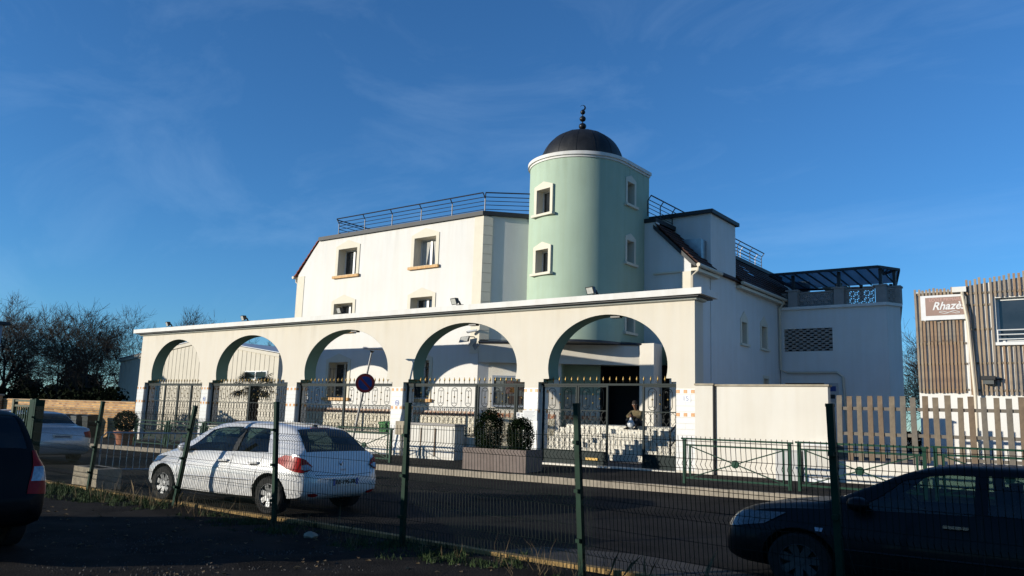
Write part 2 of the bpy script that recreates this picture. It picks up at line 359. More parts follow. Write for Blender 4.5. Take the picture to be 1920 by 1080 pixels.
for cx_, cy_, sx_, sy_ in ((-9.5, 12.6, 1.6, .5), (-14.5, 15.6, 2.4, .45), (-5.0, 15.2, 1.9, .6), (-19, 14.4, 1.5, .5), (-1.5, 13.0, 1.4, .6)):
    tag(MB().add([(cx_+sx_*cos(t)*(1+.2*sin(3*t+cx_)), cy_+sy_*sin(t)*(1+.25*cos(2*t+cy_)), zr(cx_, cy_+sy_*sin(t)*(1+.25*cos(2*t+cy_)))+.004) for t in [2*pi*k/14 for k in range(14)]], [tuple(range(14))]).build('road_patch', 'tar_patch', keep=True), kind='structure')
random.seed(31)
for cx_, cy_, L_, an in ((-12, 12.4, 6, .1), (-7.5, 10.9, 4.5, -.25), (-3.2, 14.2, 5, .3), (-16, 16.2, 5, -.05), (-6.4, 16.4, 4, .5), (-10.4, 14.6, 3.6, 1.2)):
    b_ = MB(); p_ = (cx_-L_/2*cos(an), cy_-L_/2*sin(an)); q_ = an
    for k in range(14):
        q_ += random.uniform(-.5, .5); q_ = lerp(q_, an, .5) if 'lerp' in globals() else q_; w_ = random.uniform(.008, .022); n_ = (p_[0]+L_/14*cos(q_), p_[1]+L_/14*sin(q_)); s_ = (-sin(q_)*w_, cos(q_)*w_)
        b_.add([(x, y, zr(x, y)+.007) for x, y in ((p_[0]-s_[0], p_[1]-s_[1]), (n_[0]-s_[0], n_[1]-s_[1]), (n_[0]+s_[0], n_[1]+s_[1]), (p_[0]+s_[0], p_[1]+s_[1]))], [(0, 1, 2, 3)]); p_ = n_
    tag(b_.build('road_crack', 'crack', keep=True), kind='structure')
mh = tag(MB().lathe([(.001, .0), (.30, .0), (.34, -.004)], (-10.6, 13.6, zr(-10.6, 13.6)+.012), 28).build('manhole_cover', 'footway'), 'round iron manhole cover in the middle of the road', 'manhole')
def kerb(name, y0, y1, x0, x1, ztop, zbot, m):
    r = tag(MB().box(x0, x1, y0+.01, y1-.01, zbot-.25, zbot-.05).build(name, 'concrete'), kind='structure')
    me = mesh_of(MB().add([(.005,0,-.3),(.99,0,-.3),(.99,y1-y0,-.3),(.005,y1-y0,-.3),(.005,.015,0),(.99,.015,0),(.99,y1-y0,0),(.005,y1-y0,0)],
        [(0,3,2,1),(4,5,6,7),(0,1,5,4),(1,2,6,5),(2,3,7,6),(3,0,4,7)]), 'kerb_stone', m)
    x = x0
    while x < x1: piece('kerb_stone', me, (x, y0, ztop(x)), r, rot=(0, 0, random.uniform(-.004, .004))); x += 1
    return r
kerb('kerb', 17.46, 17.62, -52, 8, lambda x: zp(x, 17.5)+.006, -.4, 'kerb_stone')
kerb('lot_kerb', 8.44, 8.58, -22, 4, lambda x: .03+random.uniform(-.012, .012), -.1, 'kerb_yellow')

# ------------------------------------------------------------------ arcade along the street
PIL = [(-39.27, -38.66), (-33.67, -33.14), (-27.5, -26.92), (-21.42, -20.86), (-15.4, -14.86), (-10.07, -9.5)]
ARC = [(-38.09, -33.99), (-32.63, -27.93), (-26.45, -21.74), (-20.38, -15.77), (-14.47, -10.37)]
FA = Frame((0, YF), 0); AT = .58
arc = thing('arcade_wall', 'long cream rendered street wall with five horseshoe arches and white tiled pillars', 'arcade', (-24.4, YF, .2))
def arch_pts(i):
    xl, xr = PIL[i][1], PIL[i+1][0]; al, ar = ARC[i]; zc0 = 3.36; a = (ar-al)/2*1.015; b = 4.955-zc0; xc = (al+ar)/2
    t0 = -math.asin(.32/b); pts = [(xr, 2.90), (lerp(xr, ar, .5), 2.90), (lerp(xr, ar, .5), 3.0), (xc+a*cos(t0), 3.0)]
    n = 40; pts += [(xc+a*cos(t), zc0+b*sin(t)) for t in [t0+(pi-2*t0)*k/n for k in range(n+1)]]
    return pts+[(xc-a*cos(t0), 3.0), (lerp(xl, al, .5), 3.0), (lerp(xl, al, .5), 2.90), (xl, 2.90)]
def zg(x): return zp(x)-.15
out = [(PIL[0][0], zg(-39)), (PIL[0][0], 5.29), (PIL[5][1], 5.29), (PIL[5][1], zg(-9.5))]
for i in range(4, -1, -1):
    ap = arch_pts(i); out += [(ap[0][0], zg(ap[0][0]))]+ap+[(ap[-1][0], zg(ap[-1][0]))]
wall(FA, out, [], AT).build('wall', 'cream_render', arc)
for i in range(5):                                  # green painted underside of every arch
    b = MB(); ap = arch_pts(i); xc = sum(ARC[i])/2
    ins = [(p[0]+(.004 if p[0] < xc else -.004), p[1]-.004) for p in ap]
    for p, q in zip(ins[:-1], ins[1:]): b.add([FA.p(*p, .004), FA.p(*q, .004), FA.p(*q, AT-.004), FA.p(*p, AT-.004)], [(0, 1, 2, 3)])
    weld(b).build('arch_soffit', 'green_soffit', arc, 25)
MB().box(-39.62, -9.15, YF-.34, YF+AT+.3, 5.345, 5.53).build('coping', 'white_trim', arc)
b = MB(); MB().box(-39.5, -9.28, YF-.26, YF+AT+.2, 5.298, 5.345).build('shadow_strip', 'roof_cap', arc)  # dark strip coloured in for the shadow line under the coping
prof = [(0, 5.22), (.06, 5.225), (.10, 5.24), (.12, 5.265), (.12, 5.30), (0, 5.30)]
b.prism(prof, lambda d, z: (-39.42, YF-d, z), lambda d, z: (-9.4, YF-d, z)); b.build('moulding', 'moulding', arc)
b = MB(); b.prism(prof, lambda d, z: (-9.5+d, YF+.004, z), lambda d, z: (-9.5+d, YF+AT, z)); b.build('moulding', 'moulding', arc)
tile_me = mesh_of(MB().box(.003, .997, -.012, .0, .003, .157), 'tile', 'tile_white'); motif_me = mesh_of(MB().box(-.055, .055, -.016, 0, .03, .13).box(-.03, .03, -.018, 0, .05, .11), 'motif', 'tile_motif')
line_me = mesh_of(MB().box(.004, .996, -.014, 0, .004, .014).box(.004, .996, -.014, 0, .146, .156), 'band_line', 'tile_motif')
def tile_face(o, w, rz):
    d = Vector((cos(rz), sin(rz), 0)); nn = Vector((sin(rz), -cos(rz), 0))
    for k in range(14):
        z = 2.55-.1625*(k-1)-.0; z = 2.71-.1625*(k+1)
        if z < zp(o[0])-.13: break
        P = Vector((o[0], o[1], z))
        if k in (0, 4):
            t = piece('band_tile', tile_me, P, arc, rz, (w, 1, 1))
            for f in (.06, .5, .94): 
                m = bpy.data.objects.new('motif', motif_me); link(m, t); m.location = (f if f == .5 else (.06/w if f < .5 else 1-.06/w), 0, 0); m.scale = (1/w, 1, 1)
        elif k % 2: piece('tile', tile_me, P, arc, rz, (w, 1, 1))
        else:
            piece('tile', tile_me, P, arc, rz, (w/2, 1, 1)); piece('tile', tile_me, P+d*w/2, arc, rz, (w/2, 1, 1))
for x0, x1 in PIL:
    tile_face((x0, YF-.002), x1-x0, 0); tile_face((x1+.002, YF), AT*.98, pi/2)
# blue plaques and the house number
for i in (1, 3):
    x = sum(PIL[i])/2+.03; c = Vector((x, YF-.016, 2.15))
    p = MB().lathe([(.001, -.004), (.105, -.004), (.105, .004), (.001, .004)], c, 24, axis='y').build('round_plaque', 'plaque_white', arc)
    MB().lathe([(.075, -.007), (.098, -.007), (.098, .0), (.075, 0)], c, 24, axis='y').build('ring', 'plaque_blue', p)
    MB().box(x-.05, x+.04, YF-.026, YF-.016, 2.165, 2.185).box(x-.04, x+.05, YF-.026, YF-.016, 2.12, 2.14).box(x-.055, x-.035, YF-.026, YF-.016, 2.13, 2.185).box(x+.03, x+.05, YF-.026, YF-.016, 2.12, 2.165).build('emblem', 'plaque_blue', p)
p = MB().box(-9.93, -9.62, YF-.022, YF-.013, 2.33, 2.53).build('number_plate', 'plaque_white', arc)
text('15', .2, 'plaque_blue', p, (-9.775, YF-.024, 2.425), FRONT, 'number', bold=-.004)
# floodlights on the coping
FLX = [-36.72, -30.63, -24.32, -18.34, -12.78]
POSW = ['above the far left arch', 'above the second arch from the left', 'above the middle arch', 'above the second arch from the right', 'above the rightmost arch']
def floodlight(x, i):
    t = thing('floodlight', 'small black floodlight on the coping '+POSW[i], 'floodlight', (x, YF-.1, 5.53), 'floodlights on the arcade coping')
    MB().box(x-.06, x+.20, YF-.10, YF+.14, 5.53, 5.60).bar((x+.07, YF, 5.58), (x+.04, YF-.08, 5.72), .05).build('bracket', 'lamp_black', t)
    c = Vector((x-.07, YF-.16, 5.72)); n = Vector((-.25, -.85, -.35)).normalized(); u = Vector((.96, -.28, 0)).normalized(); w = n.cross(u); b = MB()
    q = lambda s, a, bb, d: c+u*a*s+w*bb*s+n*d
    b.add([q(1, a, e, .06) for a, e in ((-.17, -.12), (.17, -.12), (.17, .12), (-.17, .12))]+[q(.6, a, e, -.1) for a, e in ((-.17, -.12), (.17, -.12), (.17, .12), (-.17, .12))],
          [(0, 1, 2, 3), (7, 6, 5, 4), (0, 4, 5, 1), (1, 5, 6, 2), (2, 6, 7, 3), (3, 7, 4, 0)]); b.build('housing', 'lamp_black', t)
    b = MB(); b.add([q(.8, a, e, .066) for a, e in ((-.17, -.12), (.17, -.12), (.17, .12), (-.17, .12))], [(0, 1, 2, 3)]); b.build('lens', 'lamp_glass', t)
for i, x in enumerate(FLX): floodlight(x, i)
# little dark lamps under three arch crowns
for i, nm in ((2, 'middle'), (3, 'second from right'), (4, 'rightmost')):
    x = sum(ARC[i])/2+.12
    tag(MB().box(x-.02, x+.3, YF+.12, YF+.3, 4.86, 4.915).lathe([(.001, 4.85), (.05, 4.85), (.05, 4.87)], (x+.14, YF+.2, 0), 10).build('arch_lamp', 'lamp_black'), 'small dark lamp under the crown of the %s arch' % nm, 'lamp', 'lamps under the arch crowns')

# ------------------------------------------------------------------ wrought iron gates
tip_me = mesh_of(MB().lathe([(.004, -.01), (.014, .0), (.03, .055), (.026, .075), (.002, .15)], n=6), 'finial', 'gold', 40)
def oval(w, h, n=22):
    r = w/2; p = []
    for k in range(n+1):
        a = -pi/2+2*pi*k/n; p.append((r*cos(a), 0, (h/2-r)*(1 if sin(a) > 0 else -1 if sin(a) < 0 else 0)+r*sin(a)))
    return p
lb = MB().tube(oval(.27, .66), .011, 4)
for sx in (-1, 1):
    for sz in (-1, 1): lb.tube([(0, 0, sz*.19), (sx*.03, 0, sz*.235), (sx*.07, 0, sz*.245), (sx*.09, 0, sz*.225), (sx*.08, 0, sz*.2), (sx*.06, 0, sz*.205)], .009, 3)
lb.tube([(0, 0, -.2), (0, 0, .2)], .010, 4)
loop_me = mesh_of(lb, 'scroll_loop', 'iron')
def scroll(b, x, z, w, h, y):
    for s in (-1, 1):
        b.tube([(x, y, z), (x+s*w*.18, y, z+h*.2), (x+s*w*.42, y, z+h*.28), (x+s*w*.44, y, z+h*.5), (x+s*w*.3, y, z+h*.55), (x+s*w*.26, y, z+h*.42)], .008, 3, False)
        b.tube([(x, y, z+h), (x+s*w*.18, y, z+h*.85), (x+s*w*.4, y, z+h*.8), (x+s*w*.42, y, z+h*.62), (x+s*w*.3, y, z+h*.6)], .008, 3, False)
YG = YF+.2
def iron_panel(root, xa, xb, zt, zb, kick, y=YG, zl=2.04, w=.055, part='panel'):
    fr = MB(); fr.box(xa, xa+w, y-.03, y+.03, zb, zt).box(xb-w, xb, y-.03, y+.03, zb, zt).box(xa+w, xb-w, y-.025, y+.025, zt-.05, zt-.005).box(xa+w, xb-w, y-.02, y+.02, zl-.02, zl+.01).box(xa+w, xb-w, y-.025, y+.025, zb, zb+.05)
    k0 = zb+.05
    if kick: fr.box(xa+w, xb-w, y-.012, y+.012, zb+.05, zb+kick).box(xa+w, xb-w, y-.022, y+.022, zb+kick, zb+kick+.04); k0 = zb+kick+.04
    p = fr.build('panel_frame', 'gate_green', root)
    iw = MB(); gd = MB(); x0, x1 = xa+w, xb-w; n = max(1, round((x1-x0)/.2)); st = (x1-x0)/n; nr = max(1, round((zl-k0)/.36))
    for i in range(n+1): iw.tube([(x0+i*st, y, k0), (x0+i*st, y, zl)], .009, 4, False)
    hh = (zl-k0)/nr
    for i in range(n):
        for r in range(nr): scroll(iw, x0+(i+.5)*st, k0+r*hh+.01, st, hh-.02, y)
    m = max(1, round((x1-x0)/.58)); su = (x1-x0)/m; zm = (zl+zt-.05)/2
    for i in range(m):
        xc = x0+(i+.5)*su; o = bpy.data.objects.new('scroll_loop', loop_me); link(o, p); o.location = Vector((xc, y, zm))-rootloc(p); o.scale = (min(1, su/.36), 1, (zt-.1-zl)/.68)
        gd.sphere((xc, y, zm), .033, 6, 4)
        if i: 
            iw.tube([(x0+i*su, y, zl), (x0+i*su, y, zt-.05)], .011, 4, False)
            for dz in (-.13, .13): gd.sphere((x0+i*su, y, zm+dz), .03, 6, 4)
    tag(iw.build('ironwork', 'iron', p), kind='stuff'); tag(gd.build('gold_knobs', 'gold', p), kind='stuff')
    return p
GT = 2.80
def gate(i, label, panels, low=None, opening=None):
    xl, xr = PIL[i][1]+.02, PIL[i+1][0]-.02; x0 = (xl+xr)/2; g = zp(x0)
    t = thing('iron_gate', label, 'gate', (x0, YG, g), 'iron gates under the arches')
    MB().box(xl, xr, YG-.035, YG+.035, GT, GT+.06).build('top_rail', 'gate_green', t)
    if low: MB().box(low[0], low[1], YG-.12, YG+.14, zp(x0)-.15, low[2]).build('base_wall', 'wall_render', t)
    for xa, xb, zb, kick in panels: iron_panel(t, xa, xb, GT, zb, kick)
    n = round((xr-xl-.4)/.225); st = MB()
    for k in range(n+1):
        x = xl+.2+(xr-xl-.4)*k/n; st.tube([(x, YG, GT+.05), (x, YG, GT+.14)], .012, 4, False); piece('finial', tip_me, (x, YG, GT+.13), t)
    tag(st.build('finial_stems', 'iron', t), kind='stuff'); return t
g = zp(-36)+.04; q = [-38.6, -37.06, -35.9, -34.82, -33.72]
gate(0, 'dark green four-leaf iron gate with gold knobs under the far left arch', [(q[k], q[k+1], g, .36) for k in range(4)])
gate(1, 'iron grille with palm tree behind it under the second arch from the left', [(-33.08, -30.3, 1.0, 0), (-30.3, -27.54, 1.0, 0)], (-33.14, -27.5, .98))
gate(2, 'iron grille on white low wall behind the no-parking sign', [(-26.86, -24.2, 1.02, 0), (-24.2, -21.48, 1.02, 0)], (-26.92, -21.42, 1.0))
gate(3, 'iron grille and narrow pedestrian gate above the white electric cabinets', [(-20.82, -17.55, 1.06, 0), (-17.5, -15.88, zp(-17)+.05, .42), (-15.86, -15.44, zp(-15.5)+.05, .42)], (-20.86, -17.55, 1.04))
g5 = zp(-12)+.06
gt5 = gate(4, 'iron gate standing open in the middle, in front of the entrance steps', [(-14.80, -13.50, g5, .36), (-13.48, -12.40, g5, .36), (-11.23, -10.12, g5, .36)])
MB().box(-14.8, -10.1, YF-.02, YF+.5, zp(-12)-.05, zp(-12)+.035).build('threshold', 'marble', gt5)
tag(MB().box(-13.15, -12.73, YG-.04, YG-.014, g5+.13, g5+.2).build('letter_flap', 'gold', gt5))
# notices on the pillar beside the gate
b = thing('notice_sheets', 'white printed notices fixed to the pillar left of the open gate', 'notice', (-15.2, YF-.03, 1.8))
MB().box(-15.42, -14.86, YF-.03, YF-.018, 1.68, 2.0).build('sheet', 'paper', b); MB().box(-15.80, -15.44, YG-.06, YG-.045, 1.64, 1.92).build('sheet', 'paper', b)
tx = MB()
for k in range(6): tx.box(-15.36, -14.94-.05*(k % 3), YF-.034, YF-.03, 1.95-.04*k, 1.958-.04*k)
tx.box(-15.77, -15.68, YG-.064, YG-.06, 1.81, 1.89).box(-15.6, -15.55, YG-.064, YG-.06, 1.83, 1.86).box(-15.6, -15.5, YG-.064, YG-.06, 1.66, 1.72).build('print', 'ink_grey', b)

# ------------------------------------------------------------------ windows
def window(parent, F, u0, u1, z0, z1, depth=.3, sill='brick', surround=.18, leaf=2, bars=False, curtain=False, name='window', sm='cream_trim', peak=.42, sd=.03, pane='pane_dark', ex=0):
    w = MB(); t = .06; d0, d1 = depth, depth+.06
    w.fbox(F, u0, u1, d0, d1, z0, z0+t).fbox(F, u0, u1, d0, d1, z1-t, z1).fbox(F, u0, u0+t, d0, d1, z0+t, z1-t).fbox(F, u1-t, u1, d0, d1, z0+t, z1-t)
    uc = (u0+u1)/2
    if leaf == 2: w.fbox(F, uc-.06, uc+.06, d0-.01, d1, z0+t, z1-t)
    o = w.build(name, 'frame_white', parent)
    MB().fbox(F, u0+t*.5, u1-t*.5, d0+.03, d0+.045, z0+t*.5, z1-t*.5).build('pane', pane, o)
    if curtain:
        b = MB(); 
        for s in range(2):
            a, c = (u0+t, uc-.08) if s == 0 else (uc+.08, u1-t)
            b.add([F.p(a if s == 0 else lerp(a, c, .35), z0+t+.02, d0+.022), F.p(lerp(a, c, .55) if s == 0 else c, z0+t+.02, d0+.022), F.p(c, z1-t-.01, d0+.022), F.p(a, z1-t-.01, d0+.022)], [(0, 1, 2, 3)])
        b.build('curtain', 'curtain', o)
    if surround:
        s = surround; ol = [(u0-s, z0), (u1+s, z0), (u1+s, z1+.14), (uc, z1+peak), (u0-s, z1+.14)]
        wall(F, ol, [rect(u0, u1, z0+.001, z1)], sd+ex, -sd).build('surround', sm, o)
        lin = MB().fbox(F, u0-.004, u0+.004, -.001, depth, z0+.002, z1-.004).fbox(F, u1-.004, u1+.004, -.001, depth, z0+.002, z1-.004).fbox(F, u0+.004, u1-.004, -.001, depth, z1-.006, z1+.002); lin.build('reveal', sm, o)
    if sill == 'brick':
        b = MB(); n = round((u1-u0+.5)/.09)
        for k in range(n):
            a = u0-.25+(u1-u0+.5)*k/n; b.fbox(F, a+.004, a+(u1-u0+.5)/n-.004, -.13-random.uniform(0, .008), depth-.02 if u0 < a < u1-.08 else .02, z0-.13, z0-.002)
        b.build('sill', 'sill_brick', o)
    elif sill: MB().fbox(F, u0-.22, u1+.22, -.12, .1, z0-.10, z0-.001).build('sill', sm, o)
    if bars:
        b = MB()
        for k in range(6): u = lerp(u0+.05, u1-.05, k/5); b.tube([F.p(u, z0+.02, .06), F.p(u, z1-.25, .06)], .012, 4)
        for z in (z0+.1, (z0+z1)/2, z1-.3): b.bar(F.p(u0, z, .06), F.p(u1, z, .06), .03, .012)
        for k in range(5): scroll(b, 0, 0, 0, 0, 0) if 0 else None
        b.build('window_bars', 'iron', o)
    return o
# ------------------------------------------------------------------ main white building
YB = 25.5; XC = -20.83; XL0 = -32.73; ZT = 10.12; XBW = -13.54
FF = Frame((0, YB), 0); FD = Frame((XC, YB), 48); F1 = Frame((0, 30.0), 0); FB = Frame((XBW, 30.0), 90)
mb_ = thing('white_building', 'two-storey white rendered building with roof railing behind the arcade', 'building', (-24, 32, .2))
WN = [(-29.78, -28.47, 8.22, 9.52), (-24.74, -23.44, 8.22, 9.52), (-29.86, -28.55, 5.55, 6.86), (-24.80, -23.50, 5.55, 6.84), (-29.95, -28.62, 2.42, 4.06), (-24.80, -23.50, 2.42, 4.06)]
wall(FF, [(XL0, 0), (XC, 0), (XC, ZT), (-31.3, ZT), (XL0, 8.5)], [rect(*w) for w in WN], .5).build('front_wall', 'white_render', mb_)
for i, w in enumerate(WN): window(mb_, FF, *w, depth=.42, curtain=(i == 1), bars=i > 3)
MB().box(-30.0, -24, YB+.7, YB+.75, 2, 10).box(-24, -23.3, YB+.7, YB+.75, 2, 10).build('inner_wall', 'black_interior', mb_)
wall(FD, rect(0.02, 3.4, 0, ZT), [], .3).build('angled_wall', 'white_render_side', mb_)
# cream corner strips and quoins
MB().box(XL0-.02, -32.22, YB-.02, YB+.05, .1, 8.42).build('corner_strip', 'cream_trim', mb_)
MB().box(-21.28, XC+.03, YB-.025, YB+.05, 4.3, ZT-.05).build('corner_strip', 'cream_trim', mb_)
z = 4.85; 
while z < ZT-.2:
    h = min(.40, ZT-.06-z); MB().fbox(FD, .0, .40, -.055, .02, z+.006, z+h-.006).build('quoin', 'cream_trim', mb_); z += .40
# flat roof, dark cap, sloping tiled side
poly = [(-31.25, YB-.12), (XC+.05, YB-.12), (-18.6, 27.75), (-16.2, 29.95), (-15.1, 29.95), (-15.1, 46), (-31.25, 46)]
MB().prism(poly, lambda x, y: (x, y, ZT-.02), lambda x, y: (x, y, ZT+.16)).build('roof_cap', 'roof_cap', mb_)
def tiled(name, m, x0, z0, x1, z1, y0, y1, rows=9):
    b = MB(); n = int((y1-y0)/.24)
    for r in range(rows):
        xa, za, xb, zb = lerp(x0, x1, r/rows), lerp(z0, z1, r/rows), lerp(x0, x1, (r+1.12)/rows), lerp(z0, z1, (r+1.12)/rows)
        nx = (z1-z0); nz = -(x1-x0); ll = sqrt(nx*nx+nz*nz); nx, nz = nx/ll, nz/ll
        if nz < 0: nx, nz = -nx, -nz
        for k in range(n):
            ya = y0+(y1-y0)*k/n; yb = y0+(y1-y0)*(k+1)/n-.012
            P = [(xa, ya, za), (xa, yb, za), (xb, yb, zb), (xb, ya, zb)]; o1, o0 = .075, .03
            T = [(x+nx*o, y, zz+nz*o) for (x, y, zz), o in zip(P, (o1, o1, o0, o0))]; b.add(P+T, [(4, 5, 6, 7), (0, 1, 5, 4), (1, 2, 6, 5), (2, 3, 7, 6), (3, 0, 4, 7)])
    o = b.build(name, m, mb_); tag(o, kind='stuff'); return o
tiled('roof_tiles', 'roof_tile', -32.98, 8.42, -31.28, 10.16, YB-.06, 40)
MB().prism([(-32.95, 8.38), (-31.28, 10.1), (-31.28, 8.4)], lambda x, z: (x, YB+.4, z), lambda x, z: (x, 45, z)).build('roof_slope', 'roof_tile', mb_)
MB().box(XL0, XL0+.3, YB+.38, 46, 0, 8.4).box(XL0, XBW, 45.7, 46, 0, 9.9).build('rear_wall', 'white_render_side', mb_)
MB().tube([(-33.05, YB-.1, 8.40), (-33.05, 45, 8.40)], .075, 8).build('gutter', 'pvc', mb_)
MB().tube([(-33.05, YB+.15, 8.38), (-33.04, YB+.13, 8.2), (-32.85, YB+.1, 8.08), (-32.80, YB+.1, .2)], .05, 8).build('downpipe', 'pvc', mb_)
# tiled wainscot along the foot of the wall
MB().box(XL0, XC, YB-.012, YB, .2, 1.74).build('wainscot', 'wainscot_tile', mb_)
bt = mesh_of(MB().box(-.095, .095, -.02, 0, -.095, .095).add([(0, -.024, -.08), (.08, -.024, 0), (0, -.024, .08), (-.08, -.024, 0)], [(0, 1, 2, 3)]), 'border_tile', 'tile_orange')
for k in range(56): piece('border_tile', bt, (XL0+.15+k*.21, YB-.001, 1.845), mb_)
# right gable, side wall
wall(F1, [(-15.66, 0), (XBW, 0), (XBW, 8.22), (-15.1, 9.82), (-15.1, ZT-.02), (-15.66, ZT-.02)], [], .3).build('gable_wall', 'white_render_side', mb_)
SW = [(5.45, 6.05, 5.42, 6.42), (8.0, 8.7, 5.42, 6.5), (8.2, 8.8, 3.4, 4.0)]
wall(FB, rect(.302, 16, 0, 8.22), [rect(*w) for w in SW], .35).build('side_wall', 'white_render_side', mb_)
for w in SW[:2]: window(mb_, FB, *w, leaf=1, sill='trim', surround=.16, peak=.5)
window(mb_, FB, *SW[2], leaf=1, sill='trim', surround=.1, peak=.14)
MB().box(-14.6, -14.55, 34, 40, 2, 8).build('inner_wall', 'black_interior', mb_)
MB().prism([(-13.28, 8.12), (-15.12, 9.95), (-15.12, 8.2)], lambda x, z: (x, 30.28, z), lambda x, z: (x, 46, z)).build('roof_slope', 'dark_tile', mb_)
tiled('roof_tiles', 'dark_tile', -13.25, 8.16, -15.12, 10.0, 29.93, 31.88); tiled('roof_tiles', 'dark_tile', -13.25, 8.16, -15.12, 10.0, 34.72, 45)
MB().prism([(-13.29, 8.0), (-13.29, 8.14), (-15.2, 9.98), (-15.2, 9.8), (-13.55, 8.19)], lambda x, z: (x, 29.90, z), lambda x, z: (x, 29.93, z)).build('verge_board', 'roof_cap', mb_)
for y0, y1 in ((29.9, 32.3), (34.7, 41.5)):
    MB().tube([(-13.18, y0, 8.08), (-13.18, y1, 8.08)], .085, 8).build('gutter', 'pvc', mb_); MB().box(-13.52, -13.25, y0+.05, y1, 7.86, 7.98).build('eave_board', 'cream_trim', mb_)
MB().tube([(-13.2, 29.98, 8.05), (-13.22, 29.96, 7.85), (-13.42, 29.88, 7.65), (-13.45, 29.88, .3)], .05, 8).build('downpipe', 'pvc', mb_)
MB().tube([(-13.2, 40.3, 8.05), (-13.3, 40.35, 7.8), (-13.44, 40.4, 7.6), (-13.44, 40.4, 4.55), (-13.1, 40.46, 4.4), (-10.75, 40.46, 4.4), (-10.5, 40.46, 4.2), (-10.3, 40.46, .4)], .06, 8).build('downpipe', 'pvc', mb_)
MB().box(-13.95, XBW+.02, 29.94, 30.02, .3, 7.85).build('corner_strip', 'cream_trim', mb_)
MB().box(-15.2, -13.95, 29.9, 30.0, 7.83, 7.9).build('string_course', 'cream_trim', mb_)
# stair block on the roof, flush with the side wall
MB().box(-16.6, XBW+.05, 31.9, 34.7, 7.0, 10.72).build('stair_block', 'white_render_side', mb_)
MB().box(-16.75, XBW+.2, 31.75, 34.85, 10.70, 10.86).build('block_cap', 'roof_cap', mb_)
MB().box(XBW-.1, XBW+.048, 31.9, 34.7, .2, 7.0).build('stair_block_base', 'white_render_side', mb_)
dz = MB(); dz.prism([(-14.75, 9.55), (-13.72, 9.5), (-13.72, 8.62)], lambda x, z: (x, 31.35, z), lambda x, z: (x, 31.9, z)); dz.build('dormer_cheek', 'zinc', mb_)
MB().box(-13.73, -13.68, 31.36, 31.88, 8.55, 9.48).build('dormer_face', 'zinc', mb_)
MB().add([(-14.0, 38.0, 8.98), (-14.0, 38.8, 8.98), (-14.7, 38.8, 9.66), (-14.7, 38.0, 9.66)], [(0, 1, 2, 3)]).build('skylight', 'pane_dark', mb_)
# roof railing: top leans outwards
def railing(pts, z0, m, posts, out, h=.86, name='roof_railing'):
    r = MB(); o = Vector((out[0], out[1], 0)); up_ = Vector((0, 0, 1))
    A, B = Vector((*pts[0], z0)), Vector((*pts[1], z0))
    for f in (.2, .42, .62): r.tube([A+up_*h*f, B+up_*h*f], .016, 5)
    r.tube([A+up_*h*.82+o*.02, B+up_*h*.82+o*.02], .02, 5); r.tube([A+up_*h+o*.16, B+up_*h+o*.16], .028, 6)
    ob = r.build(name, m, mb_)
    for k in range(posts):
        p = A.lerp(B, k/(posts-1) if posts > 1 else .5); MB().tube([p, p+up_*h*.75, p+up_*h+o*.16], .024, 5).build('post', m, ob)
    return ob
railing([(-30.2, YB+.25), (-20.98, YB+.25)], ZT+.15, 'rail_black', 6, (0, -1)); railing([(-20.98, YB+.25), (-19.2, 27.1)], ZT+.15, 'rail_black', 2, (.7, -.7))
railing([(-30.2, YB+.25), (-30.2, 31.5)], ZT+.15, 'rail_black', 4, (-1, 0)); railing([(-15.25, 29.5), (-15.25, 33.0)], ZT+.15, 'rail_black', 4, (1, 0))
railing([(-15.25, 36.0), (-15.25, 43.0)], ZT+.15, 'rail_black', 5, (1, 0)); railing([(-15.6, 36.4), (-15.6, 43.0)], ZT+.15, 'rail_white', 4, (1, 0))

# ------------------------------------------------------------------ round green tower
TX, TY, TR = -17.79, 28.2, 2.14
tw = thing('round_tower', 'round pale green stair tower with black dome and crescent finial', 'tower', (TX, TY, 4.8))
def uplan(r, yb=30.4): return [(TX+r, yb), (TX+r, TY)]+[(TX+r*cos(t), TY+r*sin(t)) for t in [-pi*k/64 for k in range(1, 64)]]+[(TX-r, TY), (TX-r, yb)]
b = MB(); b.prism(uplan(TR), lambda x, y: (x, y, 4.82), lambda x, y: (x, y, 12.24)); body = b.build('wall', 'green_render', tw, 20)
TWN = [Frame((TX+TR*sin(radians(-11)), TY-TR*cos(radians(-11))), -11), Frame((TX+TR, 28.75), 90)]
TW = [(0, .78, 9.96, 11.0), (0, .72, 7.52, 8.48), (1, .60, 10.6, 11.56), (1, .60, 8.14, 9.08), (1, .60, 5.3, 6.2)]
cuts = [MB().fbox(TWN[k], -w/2, w/2, -.3, .6, z0, z1).build('cut', 'green_render') for k, w, z0, z1 in TW]
for c in cuts: c.location = (0, 0, 0)
bpy.context.view_layer.update(); boolean(body, cuts)
for k, w, z0, z1 in TW: window(tw, TWN[k], -w/2, w/2, z0, z1, depth=.34, sill='trim', surround=.14, leaf=1, sm='cream_trim', peak=.32, sd=.03, ex=.07 if k == 0 else 0)
b = MB(); b.prism(uplan(TR+.04, 30.42), lambda x, y: (x, y, 12.2), lambda x, y: (x, y, 12.30)); b.prism(uplan(TR+.10, 30.44), lambda x, y: (x, y, 12.29), lambda x, y: (x, y, 12.43)); b.build('cornice', 'white_trim', tw, 20)
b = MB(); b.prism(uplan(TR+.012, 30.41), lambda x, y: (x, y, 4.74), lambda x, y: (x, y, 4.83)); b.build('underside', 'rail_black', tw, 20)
fx = TX+.07
dm = MB(); prof = [(1.78*cos(t)+.001, 12.42+1.60*sin(t)) for t in [pi/2*k/14 for k in range(15)]]
dome = dm.lathe(prof, (fx, TY, 0), 64).build('dome', 'dome_lead', tw, 60)
